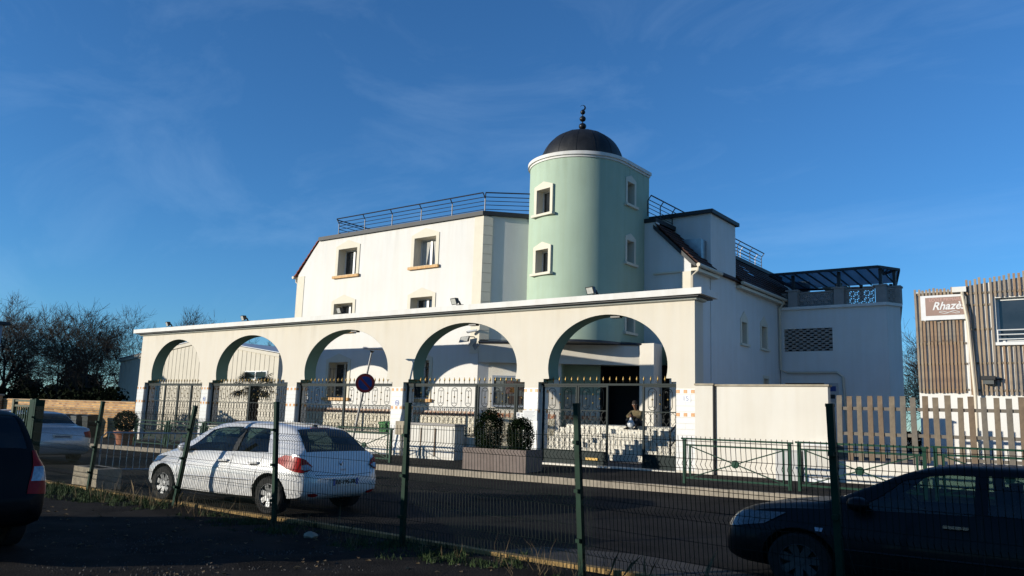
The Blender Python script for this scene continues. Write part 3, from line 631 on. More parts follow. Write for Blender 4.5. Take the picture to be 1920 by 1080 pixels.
for k in range(14):
    a = 2*pi*k/14+.2; MB().tube([(fx+(r+.001)*cos(a), TY+(r+.001)*sin(a), z+.001) for r, z in prof[:13]], .009, 4).build('seam', 'dome_lead', dome)
fin = MB().tube([(fx, TY, 13.98), (fx, TY, 14.95)], .025, 8).build('finial', 'finial_metal', tw)
for z, r in ((14.26, .165), (14.60, .14), (14.90, .11)): MB().sphere((fx, TY, z), r, 16, 10, .9).build('ball', 'finial_metal', fin, 40)
cp = []; n = 16
for k in range(n+1): t = radians(-100+250*k/n); cp.append((.13*cos(t), .13*sin(t)))
for k in range(n, -1, -1): t = radians(-100+250*k/n); cp.append((-.03+.095*cos(t), .02+.10*sin(t)))
fd = Vector((.85, .53, 0)); fo = Vector((.53, -.85, 0))*.012; fc = Vector((fx, TY, 15.10))
MB().prism(cp, lambda u, v: fc+fd*u+Vector((0, 0, v))+fo, lambda u, v: fc+fd*u+Vector((0, 0, v))-fo).build('crescent', 'finial_metal', fin)

# ------------------------------------------------------------------ entrance porch with steps
FP = Frame((XC, YB), 27)
po = thing('entrance_porch', 'cream entrance porch with square column below the green tower', 'porch', (-16, 28, 1.6))
MB().fbox(FP, .03, 6.55, -.02, .28, 3.94, 4.72).build('beam', 'wall_render', po)
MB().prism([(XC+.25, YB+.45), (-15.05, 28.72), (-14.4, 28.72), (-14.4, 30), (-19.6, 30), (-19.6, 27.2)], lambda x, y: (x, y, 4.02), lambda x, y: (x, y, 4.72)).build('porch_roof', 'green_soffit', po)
MB().box(-15.0, -14.38, 28.40, 29.1, 1.3, 4.80).build('column', 'wall_render', po)
MB().box(-14.0, -13.56, 29.0, 29.9, .4, 4.75).build('side_pier', 'wall_render', po)
MB().tube([FP.p(.0, 4.76, -.06), FP.p(2, 4.77, -.06), FP.p(6.62, 4.77, -.06)], .05, 8).build('gutter', 'rail_black', po)
MB().tube([FP.p(.0, 4.86, -.02), FP.p(1.5, 4.84, -.05), FP.p(3.4, 4.85, -.03), FP.p(5, 4.9, -.04), FP.p(6.6, 4.8, -.05)], .014, 5).build('cable', 'rail_black', po)
wall(FP, rect(.04, 3.4, 0, 3.96), [], .2, .16).build('wall', 'wall_render', po)
wall(FP, rect(3.42, 4.9, 2.78, 4.0), [], .12, 1.35).build('green_wall', 'green_render', po); wall(FP, rect(3.42, 4.9, 0, 2.78), [], .12, 1.36).build('recess_wall', 'wall_render', po)
MB().fbox(FP, 3.24, 3.42, .17, 1.48, .3, 3.99).build('recess_side', 'green_render', po)
MB().fbox(FP, 3.44, 4.88, 1.33, 1.36, .3, 1.74).build('wainscot', 'wainscot_tile', po); MB().fbox(FP, 3.44, 4.88, 1.32, 1.36, 1.76, 1.93).build('tile_border', 'tile_orange', po)
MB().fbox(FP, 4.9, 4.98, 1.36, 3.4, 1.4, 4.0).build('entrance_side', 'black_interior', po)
MB().fbox(FP, .06, 3.2, .14, .16, .3, 1.74).build('wainscot', 'wainscot_tile', po)
MB().fbox(FP, .06, 3.2, .135, .16, 1.76, 1.93).build('tile_border', 'tile_orange', po)
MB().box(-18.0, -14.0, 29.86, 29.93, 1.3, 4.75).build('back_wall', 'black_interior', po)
dr = MB().box(-15.6, -14.2, 29.70, 29.79, 1.62, 3.85).build('door', 'door_wood', po)
for a, c in ((-15.5, -14.95), (-14.85, -14.3)):
    for z0, z1 in ((1.75, 2.5), (2.62, 3.7)): MB().box(a, c, 29.675, 29.70, z0, z1).build('door_panel', 'door_wood', dr)
MB().tube([(-14.88, 29.62, 2.4), (-14.88, 29.62, 2.9)], .02, 6).build('handle', 'chrome', dr)
st = thing('entrance_steps', 'pale stone entrance steps leading up from the open gate', 'steps', (-14, 25, .5))
NST = 6; y0 = 24.15; zb = .47
for k in range(NST): MB().box(-16.9+.0*k, -11.3, y0+.29*k, 27.2 if k == NST-1 else y0+.29*k+.32, zb-.3, zb+.165*(k+1)).box(-16.92, -11.28, y0+.29*k-.02, y0+.29*k+.05, zb+.165*(k+1)-.03, zb+.165*(k+1)+.002).build('step', 'marble', st)
MB().box(-16.9, -12.6, 26.15, 29.9, .9, 1.60).build('landing', 'marble', st)
hr = MB()
for x in (-11.55,):
    hr.tube([(x, 24.0, 1.45), (x, 25.8, 2.45)], .028, 6).tube([(x, 24.0, 1.0), (x, 25.8, 2.0)], .02, 6)
    for k in range(4): hr.tube([(x, 24.0+.6*k, .5+.33*k), (x, 24.0+.6*k, 1.45+.333*k)], .022, 6)
hr.build('handrail', 'iron', st)
# notice case
FN = Frame((XC, YB), 27)
nb = thing('notice_case', 'glazed notice case with posters on the wall behind the second arch from right', 'notice case', tuple(FP.p(1.35, 2.2, .1)))
MB().fbox(FN, .66, 2.0, .02, .15, 2.2, 3.38).build('back_board', 'cabinet_grey', nb)
fr = MB()
for a, c, z0, z1 in ((.62, 2.04, 2.16, 2.23), (.62, 2.04, 3.33, 3.42), (.62, .70, 2.23, 3.33), (1.96, 2.04, 2.23, 3.33)): fr.fbox(FN, a, c, -.03, .15, z0, z1)
fr.build('frame', 'steel', nb)
for k, (a, c, z0, z1, m) in enumerate(((.78, 1.1, 2.8, 3.2, 'paper'), (1.18, 1.5, 2.7, 3.22, 'sign_pink'), (1.55, 1.9, 2.85, 3.2, 'sign_brown'), (.8, 1.2, 2.32, 2.7, 'cabinet_grey'), (1.3, 1.85, 2.3, 2.62, 'sign_brown'), (1.36, 1.6, 2.75, 2.95, 'tile_motif'))): MB().fbox(FN, a, c, .005-.002*k, .02, z0, z1).build('poster', m, nb)
MB().fbox(FN, .70, 1.96, -.02, -.015, 2.23, 3.33).build('glass', 'case_glass', nb)
# wall floodlight, camera, bracket at the building corner
wl = thing('wall_floodlight', 'grey floodlight and square sensor on arm at building corner inside arch', 'floodlight', (-21.2, YB-.3, 4.8))
MB().tube([(-21.05, YB, 4.98), (-21.2, YB-.3, 4.98)], .02, 6).build('arm', 'pole_grey', wl)
MB().add([(-21.55, YB-.42, 4.72), (-21.15, YB-.34, 4.76), (-21.1, YB-.30, 5.0), (-21.5, YB-.36, 4.96), (-21.5, YB-.30, 4.74), (-21.15, YB-.25, 4.77), (-21.12, YB-.22, 4.97), (-21.46, YB-.27, 4.95)], [(0, 1, 2, 3), (7, 6, 5, 4), (0, 4, 5, 1), (1, 5, 6, 2), (2, 6, 7, 3), (3, 7, 4, 0)]).build('housing', 'lamp_black', wl)
MB().add([(-21.50, YB-.425, 4.74), (-21.17, YB-.35, 4.77), (-21.13, YB-.31, 4.98), (-21.46, YB-.37, 4.95)], [(0, 1, 2, 3)]).build('lens', 'lamp_glass', wl)
MB().add([(-20.99, YB-.03, 4.42), (-20.80, YB-.06, 4.62), (-20.96, YB-.03, 4.82), (-21.14, YB-.03, 4.62), (-20.99, YB-.002, 4.42), (-20.80, YB-.002, 4.62), (-20.96, YB-.002, 4.82), (-21.14, YB-.002, 4.62)], [(0, 1, 2, 3), (0, 4, 5, 1), (1, 5, 6, 2), (2, 6, 7, 3), (3, 7, 4, 0)]).build('sensor', 'pole_grey', wl)
cc = thing('security_camera', 'white security camera bracketed on the building corner above the wall floodlight', 'camera', (-20.95, YB-.1, 5.2))
MB().tube([(-20.95, YB, 5.18), (-20.95, YB-.16, 5.2)], .025, 6).build('bracket', 'frame_white', cc); MB().tube([(-20.85, YB-.12, 5.24), (-21.2, YB-.3, 5.16)], .055, 8).build('body', 'frame_white', cc)
MB().tube([(-21.19, YB-.29, 5.163), (-21.23, YB-.31, 5.153)], .04, 8).build('lens', 'lamp_black', cc)

# ------------------------------------------------------------------ terrace house behind
te = thing('terrace_house', 'white rear house with pierced block screen and railed roof terrace', 'building', (-10.8, 43, .3))
YT = 40.6; FT = Frame((0, YT), 0); FTC = Frame((-8.46, YT), 62); FTS = Frame((-8.02, YT+.83), 101.8)
wall(FT, rect(-13.5, -8.46, 0, 7.58), [rect(-13.3, -10.95, 5.46, 6.6), rect(-13.3, -11.4, .3, 3.9)], .3).build('front_wall', 'white_render_side', te)
wall(FTC, rect(.02, .93, 0, 7.58), [], .3).build('corner_wall', 'white_render_side', te); wall(FTS, rect(.02, 6.5, 0, 7.58), [], .3).build('side_wall', 'white_render_side', te)
MB().box(-13.4, -10.8, YT+.7, YT+.75, .2, 6.8).build('inner_wall', 'black_interior', te)
bl = mesh_of(MB().box(-.13, .13, 0, .22, -.052, .052), 'screen_block', 'stone_grey'); nr = 11
slab = MB()
for r in range(nr): slab.box(-13.3, -10.95, YT+.04, YT+.24, 5.46+1.14*r/nr, 5.46+1.14*r/nr+.035)
slab.build('screen_course', 'stone_grey', te)
for r in range(nr):
    for k in range(7): piece('screen_block', bl, (-13.2+.36*k+(.18 if r % 2 else 0), YT+.03, 5.46+1.14*(r+.5)/nr+.018), te, sc=(.62, 1, .66))
poly = [(-13.6, YT-.12), (-8.42, YT-.12), (-7.92, YT+.80), (-9.3, YT+7.4), (-13.6, YT+9)]
MB().prism(poly, lambda x, y: (x, y, 7.56), lambda x, y: (x, y, 7.70)).build('ledge', 'white_trim', te)
for p in ((-12.85, YT+.2), (-10.62, YT+.2), (-8.72, YT+.25), (-8.25, YT+.95)):
    MB().box(p[0]-.2, p[0]+.27, p[1]-.24, p[1]+.24, 7.70, 8.52).box(p[0]-.31, p[0]+.31, p[1]-.28, p[1]+.28, 8.5, 8.58).build('pier', 'stone_grey', te)
# ornamental balustrade blocks
ob = MB(); n = 8
for k in range(n):
    a0, a1 = 2*pi*(k+.5)/n, 2*pi*(k+1.5)/n
    ob.add([(r*cos(a), y, r*sin(a)) for y in (0, .09) for r, a in ((.155, a0), (.155, a1), (.11, a1), (.11, a0))], [(0, 1, 2, 3), (7, 6, 5, 4), (0, 4, 5, 1), (2, 6, 7, 3)])
ob.box(-.18, -.02, .01, .08, -.018, .018).box(.02, .18, .01, .08, -.018, .018).box(-.018, .018, .01, .08, -.18, .18)
for sx in (-1, 1): ob.box(sx*.165-.015, sx*.165+.015, .01, .08, -.175, .175); ob.box(-.15, .15, .01, .08, sx*.165-.015, sx*.165+.015)
obm = mesh_of(ob, 'pattern_block', 'stone_grey')
for x0, x1 in ((-13.5, -13.15), (-12.58, -10.9), (-10.34, -9.0)):
    m = max(1, round((x1-x0)/.35))
    for k in range(m):
        for z in (7.88, 8.22): piece('pattern_block', obm, (x0+(x1-x0)*(k+.5)/m, YT+.15, z), te, sc=((x1-x0)/m/.35, 1, .95))
    MB().box(x0, x1, YT+.12, YT+.26, 8.39, 8.45).build('handrail', 'stone_grey', te)
for k in range(2):
    for z in (7.88, 8.22):
        P = FTC.p(.32+.34*k, 0, .10); piece('pattern_block', obm, (P.x, P.y, z), te, rz=radians(62))
MB().fbox(FTC, .25, .85, .1, .24, 8.39, 8.45).build('handrail', 'stone_grey', te)
# covered pergola
pg = thing('pergola', 'dark metal pergola with translucent roof sheets on the rear roof terrace', 'pergola', (-10.8, 42, 7.7))
PZ = 9.36; RF = [(-13.9, YT-.2), (-8.7, YT-.1), (-8.05, YT+1.1), (-9.2, YT+6), (-14.2, YT+5)]
for x, y in ((-12.85, YT+.2), (-10.62, YT+.2), (-8.72, YT+.25), (-8.25, YT+.95), (-10.6, YT+4.5), (-9.2, YT+4.8)): MB().box(x-.07, x+.07, y-.07, y+.07, 8.5, PZ).build('post', 'pergola', pg)
for p, q2 in zip(RF, RF[1:]+RF[:1]): MB().bar((*p, PZ+.05), (*q2, PZ+.05+.0), .09, .12).build('beam', 'pergola', pg)
n = 9
for k in range(n+1):
    a = Vector((lerp(-13.9, -8.7, k/n), YT-.2, PZ+.06)); c = Vector((lerp(-14.2, -9.1, k/n), YT+5.2, PZ+.08)); MB().bar(a, c, .05, .07).build('rafter', 'pergola', pg)
    if k < n:
        a2 = Vector((lerp(-13.9, -8.7, (k+1)/n), YT-.2, PZ+.10)); c2 = Vector((lerp(-14.2, -9.1, (k+1)/n), YT+5.2, PZ+.12)); u = Vector((0, 0, .012)); a.z += .04; c.z += .04
        MB().add([a, a2, c2, c, a+u, a2+u, c2+u, c+u], [(0, 1, 2, 3), (4, 5, 6, 7), (0, 1, 5, 4), (2, 3, 7, 6)]).build('roof_sheet', 'polycarb', pg)
for k in range(5):
    a = Vector((-9.0, YT+2.2, PZ+.06)); c = Vector(RF[1]).lerp(Vector(RF[2]), k/4); MB().bar(a, (c.x, c.y, PZ+.06), .04, .06).build('rafter', 'pergola', pg)
MB().prism([(-8.7, YT-.1), (-8.05, YT+1.1), (-9.1, YT+5.5), (-8.9, YT+3)], lambda x, y: (x, y, PZ+.1), lambda x, y: (x, y, PZ+.112)).build('roof_sheet', 'polycarb', pg)
rk = tag(MB().box(-12.7, -10.95, YT+.9, YT+1.9, 7.7, 8.5).build('terrace_box', 'cabinet_grey'), 'grey box unit behind the left part of the terrace balustrade', 'box')
ch = thing('roof_chimney', 'short grey chimney with metal cowl on the rear terrace', 'chimney', (-11, YT+3, 7.7))
MB().box(-11.9, -10.9, YT+2.4, YT+3.2, 7.7, 8.95).box(-12, -10.8, YT+2.3, YT+3.3, 8.9, 9.0).build('stack', 'stone_grey', ch); MB().lathe([(.16, 9.0), (.16, 9.18), (.22, 9.2), (.02, 9.3)], (-11.3, YT+2.8, 0), 12).build('cowl', 'zinc', ch)
bs = tag(MB().box(-11.3, -10.75, YT-.06, YT-.02, 3.0, 3.9).build('wall_sign', 'cabinet_grey'), 'small grey framed sign on the rear house beside the dark doorway', 'sign')
MB().box(-11.2, -10.85, YT-.07, YT-.06, 3.5, 3.75).build('picture', 'sign_blue', bs); MB().box(-11.2, -10.9, YT-.07, YT-.06, 3.15, 3.35).build('picture', 'black_trim', bs)

# ------------------------------------------------------------------ boundary wall right of the arcade
bw = thing('boundary_wall', 'plain cream boundary wall with coping between the arcade and the picket fence', 'wall', (-7.7, YF, .4))
g0 = zp(-8)-.15
MB().box(-9.495, -8.97, YF-.03, YF+.25, g0, 2.80).build('pier', 'wall_render', bw); MB().box(-8.88, -5.9, YF, YF+.22, g0, 2.78).build('wall', 'wall_render', bw)
MB().box(-9.5, -8.93, YF-.07, YF+.29, 2.80, 2.85).build('coping', 'concrete', bw); MB().box(-8.9, -5.86, YF-.05, YF+.27, 2.78, 2.83).build('coping', 'concrete', bw)
MB().tube([(-8.925, YF-.03, 2.78), (-8.925, YF-.03, .4)], .035, 8).build('pipe', 'lamp_black', bw)
ub = thing('utility_box', 'low pale grey utility box against the boundary wall behind the barrier', 'box', (-6.9, YF-.3, .4))
MB().box(-7.15, -6.55, YF-.36, YF-.01, zp(-7)-.02, 1.12).build('case', 'cabinet_grey', ub); MB().box(-7.12, -6.58, YF-.37, YF-.36, .5, 1.06).build('door', 'cabinet_grey', ub); MB().box(-7.18, -6.52, YF-.39, YF, 1.12, 1.15).build('lid', 'cabinet_grey', ub)
ub2 = thing('meter_box', 'tall pale meter cabinet at the right end of the boundary wall', 'box', (-5.9, YF-.3, .4))
MB().box(-6.45, -5.75, YF-.32, YF-.01, zp(-6)-.02, 1.35).build('case', 'plaque_white', ub2); MB().box(-6.41, -6.11, YF-.33, YF-.32, .5, 1.3).build('door', 'cabinet', ub2); MB().box(-6.09, -5.79, YF-.33, YF-.32, .5, 1.3).build('door', 'cabinet', ub2)

# ------------------------------------------------------------------ picket fence, school
pf = thing('picket_fence', 'weathered wooden picket fence on low wall in front of the school', 'fence', (-2, YF+.05, .5))
MB().box(-5.72, 6, YF, YF+.25, zp(-3)-.15, .93).build('base_wall', 'wall_render', pf)
for z in (2.24, 1.62, 1.1): MB().box(-5.7, 6, YF+.09, YF+.13, z-.04, z+.04).build('rail', 'wood_grey', pf)
pk = [mesh_of(MB().box(-.062, .062, 0, .024, 0, 1.58), 'picket', m) for m in ('wood', 'wood_grey', 'wood_brown')]
random.seed(11); x = -5.66
while x < 5.8:
    piece('picket', random.choice(pk), (x, YF+.062, .975+random.uniform(-.02, .02)), pf, rot=(0, random.uniform(-.012, .012), 0), sc=(random.uniform(.92, 1.06), 1, random.uniform(.98, 1.012))); x += .245
YS = 24.5
sc_ = thing('school_building', 'white school building clad with vertical timber slats behind the picket fence', 'building', (0, 28, .4))
FS = Frame((0, YS), 0); FS2 = Frame((0, YS-.12), 0)
wall(FS, rect(-4.36, -3.14, 0, 5.52), [], .3).build('wall', 'white_render', sc_)
wall(FS2, [(-3.12, 0), (8, 0), (8, 6.9), (-3.12, 5.62)], [rect(-2.42, -.4, 4.08, 5.26)], .35).build('wall', 'white_render', sc_)
MB().box(-4.36, -4.1, YS+.3, 36, 0, 5.5).build('side_wall', 'white_render', sc_)
MB().box(-4.4, 8, YS+.25, 36, 5.5, 5.6).build('roof', 'zinc', sc_)
MB().box(-3.4, -3.06, YS-.26, YS+.2, 5.46, 5.60).build('eave_end', 'white_trim', sc_)
window(sc_, FS2, -2.42, -.4, 4.08, 5.26, depth=.14, sill=None, surround=0, leaf=1)
MB().box(-2.46, -.3, YS-.26, YS-.1, 4.0, 4.08).build('window_sill', 'frame_white', sc_)
rl = MB()
for z in (4.16, 4.28, 4.40): rl.tube([(-2.4, YS-.2, z), (-.4, YS-.2, z)], .014, 5)
rl.tube([(-2.4, YS-.2, 4.06), (-2.4, YS-.2, 4.41)], .016, 5); rl.build('guard_rail', 'frame_white', sc_)
sm_ = [mesh_of(MB().box(-.027, .027, -.014, .014, 0, 1), 'slat', m) for m in ('slat_pale', 'slat_grey', 'slat_brown')]
def slats(x0, x1, pitch, y, f):
    x = x0; k = 0
    while x < x1:
        for z0, z1 in f(x): piece('slat', random.choice(sm_), (x+random.uniform(-.006, .006), y, z0+random.uniform(-.025, .0)), sc_, sc=(random.uniform(.9, 1.1), 1, z1-z0+random.uniform(0, .05)), rot=(0, random.uniform(-.008, .008), 0))
        x += pitch; k += 1
slats(-4.33, -3.2, .09, YS-.05, lambda x: [(2.78, 4.16), (4.17, 5.6)] if x < -4.2 else [(2.78, 4.16), (4.17, 4.72)]+([(5.40, 5.6)]))
top = lambda x: 5.75+(x+3.1)*.11
slats(-3.06, 1.5, .11, YS-.17, lambda x: [(2.72, top(x))] if x < -2.5 else [(2.72, 3.98), (5.30, top(x))])
for z in (2.86, 3.55, 4.10, 5.48): MB().box(-4.36, -3.15, YS-.035, YS-.002, z-.025, z+.025).build('batten', 'wood_grey', sc_)
for z, a in ((2.84, 1.5), (3.55, 1.5), (4.45, -2.5), (5.42, 1.5), (5.1, -2.5)): MB().box(-3.1, a, YS-.155, YS-.122, z-.025, z+.025).build('batten', 'wood_grey', sc_)
dp = MB(); dp.tube([(-3.16, YS-.2, 5.46), (-3.15, YS-.3, 5.36), (-3.05, YS-.33, 4.6), (-2.98, YS-.33, 2.7), (-2.98, YS-.33, .5)], .042, 8); dp.build('downpipe', 'pvc', sc_)
si = thing('school_sign', 'white and brown school name board fixed to the timber slats', 'sign', (-3.7, YS-.12, 4.75))
MB().box(-4.2, -3.12, YS-.14, YS-.115, 4.74, 5.42).build('board', 'plaque_white', si); MB().box(-4.08, -3.12, YS-.146, YS-.14, 4.86, 5.36).build('panel', 'sign_brown', si)
text('ÉCOLE PRIMAIRE', .115, 'sign_pink', si, (-3.58, YS-.149, 5.285), FRONT, 'lettering', sx=.95)
text('Rhazès', .30, 'plaque_white', si, (-3.52, YS-.150, 5.11), FRONT, 'lettering', shear=.35, bold=.006, sx=.95)
fl = MB()
for s in range(2): fl.tube([(-3.75+.5*k/12, YS-.149, 4.955+.02*sin(k*.9+s*1.5)-.03*s) for k in range(13)], .008, 4)
fl.build('flourish', 'plaque_white', si)
sl_ = thing('school_lamp', 'dark bulkhead lamp on the school slats', 'lamp', (-2.65, YS-.3, 3.1))
MB().box(-2.82, -2.5, YS-.42, YS-.235, 3.1, 3.2).build('hood', 'lamp_black', sl_); MB().box(-2.78, -2.54, YS-.38, YS-.235, 2.99, 3.1).build('body', 'bin_grey', sl_); MB().tube([(-2.5, YS-.28, 3.12), (-2.35, YS-.235, 3.12)], .02, 6).build('arm', 'lamp_black', sl_)

# ------------------------------------------------------------------ street furniture on the pavement
def barrier(x0, x1, y, label):
    g = zp((x0+x1)/2, y); t = thing('pedestrian_barrier', label, 'barrier', ((x0+x1)/2, y, g), 'green street barriers')
    zt = g+1.02
    for x in (x0, x1): MB().box(x-.035, x+.035, y-.035, y+.035, g-.1, zt).build('post', 'barrier_green', t)
    MB().box(x0-.08, x1+.08, y-.03, y+.03, zt, zt+.04).build('top_rail', 'barrier_green', t)
    for z in (zt-.13, g+.12): MB().box(x0+.035, x1-.035, y-.02, y+.02, z-.02, z+.02).build('rail', 'barrier_green', t)
    for x in (x0+.14, x1-.14): MB().box(x-.02, x+.02, y-.018, y+.018, g+.14, zt-.15).build('upright', 'barrier_green', t)
    c = Vector(((x0+x1)/2, y, g+.50))
    for sx in (-1, 1):
        for sz in (-1, 1): MB().bar(c, (c.x+sx*((x1-x0)/2-.15), y, c.z+sz*.36), .025, .025).build('brace', 'barrier_green', t)
    MB().lathe([(.001, -.03), (.09, -.025), (.09, .025), (.001, .03)], c, 20, axis='y').build('disc', 'barrier_green', t)
    return t
barrier(-8.44, -5.93, 18.3, 'green crossed barrier nearest the arcade end, in front of the boundary wall')
barrier(-5.72, -3.22, 18.3, 'green crossed barrier directly above the dark car bonnet')
barrier(-3.02, -.5, 18.3, 'green crossed barrier at the right edge in front of the picket fence')
LB = ['green crossed barrier just right of the white car, below the no-parking sign', 'green barrier hidden behind the roof of the white car', 'green barrier seen through the white car, second from right of its row',
      'green barrier beside the white car bonnet, before the palm grille', 'green barrier before the far left gate', 'leftmost green barrier beside the terracotta pot']
for k in range(6): barrier(-18.34-2.57*k-2.4, -18.34-2.57*k, 18.3, LB[k])
# leaning no-parking sign
FSI = Vector((-22.13, 20.05, zp(-22, 20))); top_ = Vector((-21.30, 20.05, 3.90)); ax = (top_-FSI).normalized()
ns = thing('no_parking_sign', 'leaning grey pole with round blue and red no-parking sign', 'sign', tuple(FSI))
MB().tube([FSI-ax*.1, FSI+ax*2.9], .042, 10).build('pole', 'pole_grey', ns, 40); MB().tube([FSI+ax*2.9, top_], [.036, .032], 10).build('upper_pole', 'pole_grey', ns, 40)
MB().tube([top_-ax*.02, top_+ax*.05], [.035, .09], 10).build('neck', 'lamp_black', ns); 
hd = MB(); c = top_+ax*.08; hd.add([c+Vector((-.36, -.12, .03)), c+Vector((.44, -.12, -.01)), c+Vector((.44, .12, -.01)), c+Vector((-.36, .12, .03)), c+Vector((-.3, -.1, .06)), c+Vector((.36, -.1, .03)), c+Vector((.36, .1, .03)), c+Vector((-.3, .1, .06))], [(0, 3, 2, 1), (4, 5, 6, 7), (0, 1, 5, 4), (1, 2, 6, 5), (2, 3, 7, 6), (3, 0, 4, 7)]); hd.build('flat_head', 'lamp_black', ns)
az = radians(52); nn = Vector((sin(az), -cos(az), -.03)).normalized(); uu = Vector((cos(az), sin(az), 0)); vv = nn.cross(uu)*-1
if vv.z < 0: vv = -vv
c = FSI+ax*(2.62)+nn*.075
def disc(r0, r1, d, th, name, m, par):
    b = MB(); n = 36; vs = []; fs = []
    for dd in (d, d+th):
        for r in (r0, r1):
            for k in range(n): a = 2*pi*k/n; vs.append(c+nn*dd+uu*r*cos(a)+vv*r*sin(a))
    for k in range(n):
        j = (k+1) % n
        fs += [(2*n+k, 2*n+j, 3*n+j, 3*n+k), (k, n+k, n+j, j), (n+k, 3*n+k, 3*n+j, n+j)]
    return b.add(vs, fs).build(name, m, par)
d0 = disc(.001, .345, -.03, .03, 'sign_disc', 'pole_grey', ns); disc(.001, .25, .002, .004, 'blue_field', 'sign_blue', d0); disc(.245, .335, .003, .006, 'red_ring', 'sign_red', d0)
dg = (uu-vv).normalized(); MB().bar(c+nn*.012-dg*.25, c+nn*.012+dg*.25, .075, .006, nn).build('red_slash', 'sign_red', d0)
# electric cabinets
ca = thing('electric_cabinet', 'weathered white double-door electric cabinet beside the tiled pillar', 'cabinet', (-18.8, 20.7, .3)); g = zp(-19, 20.6)
MB().box(-19.86, -17.72, 20.62, 21.12, g-.05, 1.40).build('case', 'cabinet', ca); MB().box(-19.9, -17.68, 20.56, 21.14, 1.40, 1.47).build('lid', 'stone_grey', ca)
for a, b_ in ((-19.82, -19.25), (-19.22, -18.62), (-18.42, -17.78)): MB().box(a, b_, 20.60, 20.62, g+.08, 1.34).build('door', 'cabinet', ca)
MB().box(-19.24, -19.2, 20.585, 20.60, g+.1, 1.3).box(-18.6, -18.55, 20.585, 20.60, g+.1, 1.3).build('hinge_strip', 'wood_brown', ca)
pb = tag(MB().box(-20.84, -20.42, 20.98, 21.26, 1.02, 1.5).box(-20.82, -20.44, 20.97, 20.98, 1.06, 1.46).build('letter_box', 'concrete'), 'small beige box hung on the pillar beside the electric cabinet', 'box')
# planter with two clipped shrubs
def leafball(name, m, parent, c, rx, ry, rz_, n, size, shell=.55, seed=1, squar=2.0):
    R = random.Random(seed); b = MB()
    for i in range(n):
        t = R.uniform(0, 2*pi); ph = math.acos(R.uniform(-1, 1)); rr = R.uniform(shell, 1)**.5*(1+.07*sin(3*t+seed)*sin(2*ph)+.06*sin(7*t+5*ph+seed)+.04*R.random())
        d = Vector((sin(ph)*cos(t), sin(ph)*sin(t), cos(ph))); q = (abs(d.x)**squar+abs(d.y)**squar+abs(d.z)**squar)**(1/squar); d = d/q
        p = Vector((c[0]+d.x*rx*rr, c[1]+d.y*ry*rr, c[2]+d.z*rz_*rr)); a = Vector((R.gauss(0, 1), R.gauss(0, 1), R.gauss(0, 1))).normalized()*size; e = a.cross(Vector((R.gauss(0, 1), R.gauss(0, 1), R.gauss(0, 1)))).normalized()*size*.55
        b.add([p-a, p+e, p+a, p-e], [(0, 1, 2, 3)])
    return b.build(name, m, parent, keep=True)
plr = thing('planter_box', 'long brown-grey concrete planter box on the pavement edge', 'planter', (-13.8, 18.25, zp(-13, 18))); a = radians(9)
FPL = Frame((-14.85, 17.66), 8); g = zp(-13, 18)
for d in ((0, 2.0, 0, .06), (0, 2.0, .94, 1.0), (0, .06, .06, .94), (1.94, 2.0, .06, .94)): MB().fbox(FPL, *d, g, g+.60).build('side', 'planter_grey', plr)
MB().fbox(FPL, .06, 1.94, .06, .94, g+.3, g+.52).build('soil', 'soil', plr)
for nm, u, h, rx, lab in (('clipped_shrub', .55, 1.15, .40, 'taller clipped dark shrub at the left end of the planter'), ('clipped_shrub', 1.55, .95, .36, 'rounder dark shrub at the right end of the planter')):
    p = FPL.p(u, g+.5, .5); t = thing(nm, lab, 'shrub', tuple(p), 'shrubs in the planter'); MB().tube([p, p+Vector((0, 0, h*.6))], .03, 6).build('stem', 'bark', t)
    tag(leafball('foliage', 'bush_leaf', t, (p.x, p.y, p.z+h*.5), rx, rx, h*.52, 5200, .028, .35, int(h*100), 2.4), kind='stuff')
gr = leafball('planter_grass', 'grass_a', None, tuple(FPL.p(1, g+.55, .5)), .9, .4, .05, 500, .04, 0, 5); tag(gr, 'low green ground cover in the planter', 'ground cover', kind='stuff')
# terracotta pot
pt = thing('terracotta_pot', 'terracotta pot with lip standing left of the arcade', 'pot', (-34.2, 18.2, zp(-34, 18.2))); g = zp(-34.2, 18.2)
MB().lathe([(.01, g), (.30, g), (.40, g+.42), (.47, g+.44), (.47, g+.56), (.40, g+.56), (.38, g+.5), (.01, g+.5)], (-34.2, 18.2, 0), 24).build('pot', 'terracotta', pt, 30)
bb = thing('ball_shrub', 'round dark clipped shrub growing in the terracotta pot', 'shrub', (-34.2, 18.2, g+.6))
MB().tube([(-34.2, 18.2, g+.55), (-34.2, 18.2, g+1.0)], .04, 6).build('stem', 'bark', bb); tag(leafball('foliage', 'bush_leaf', bb, (-34.2, 18.2, g+.98), .48, .48, .44, 2200, .045, .5, 3), kind='stuff')

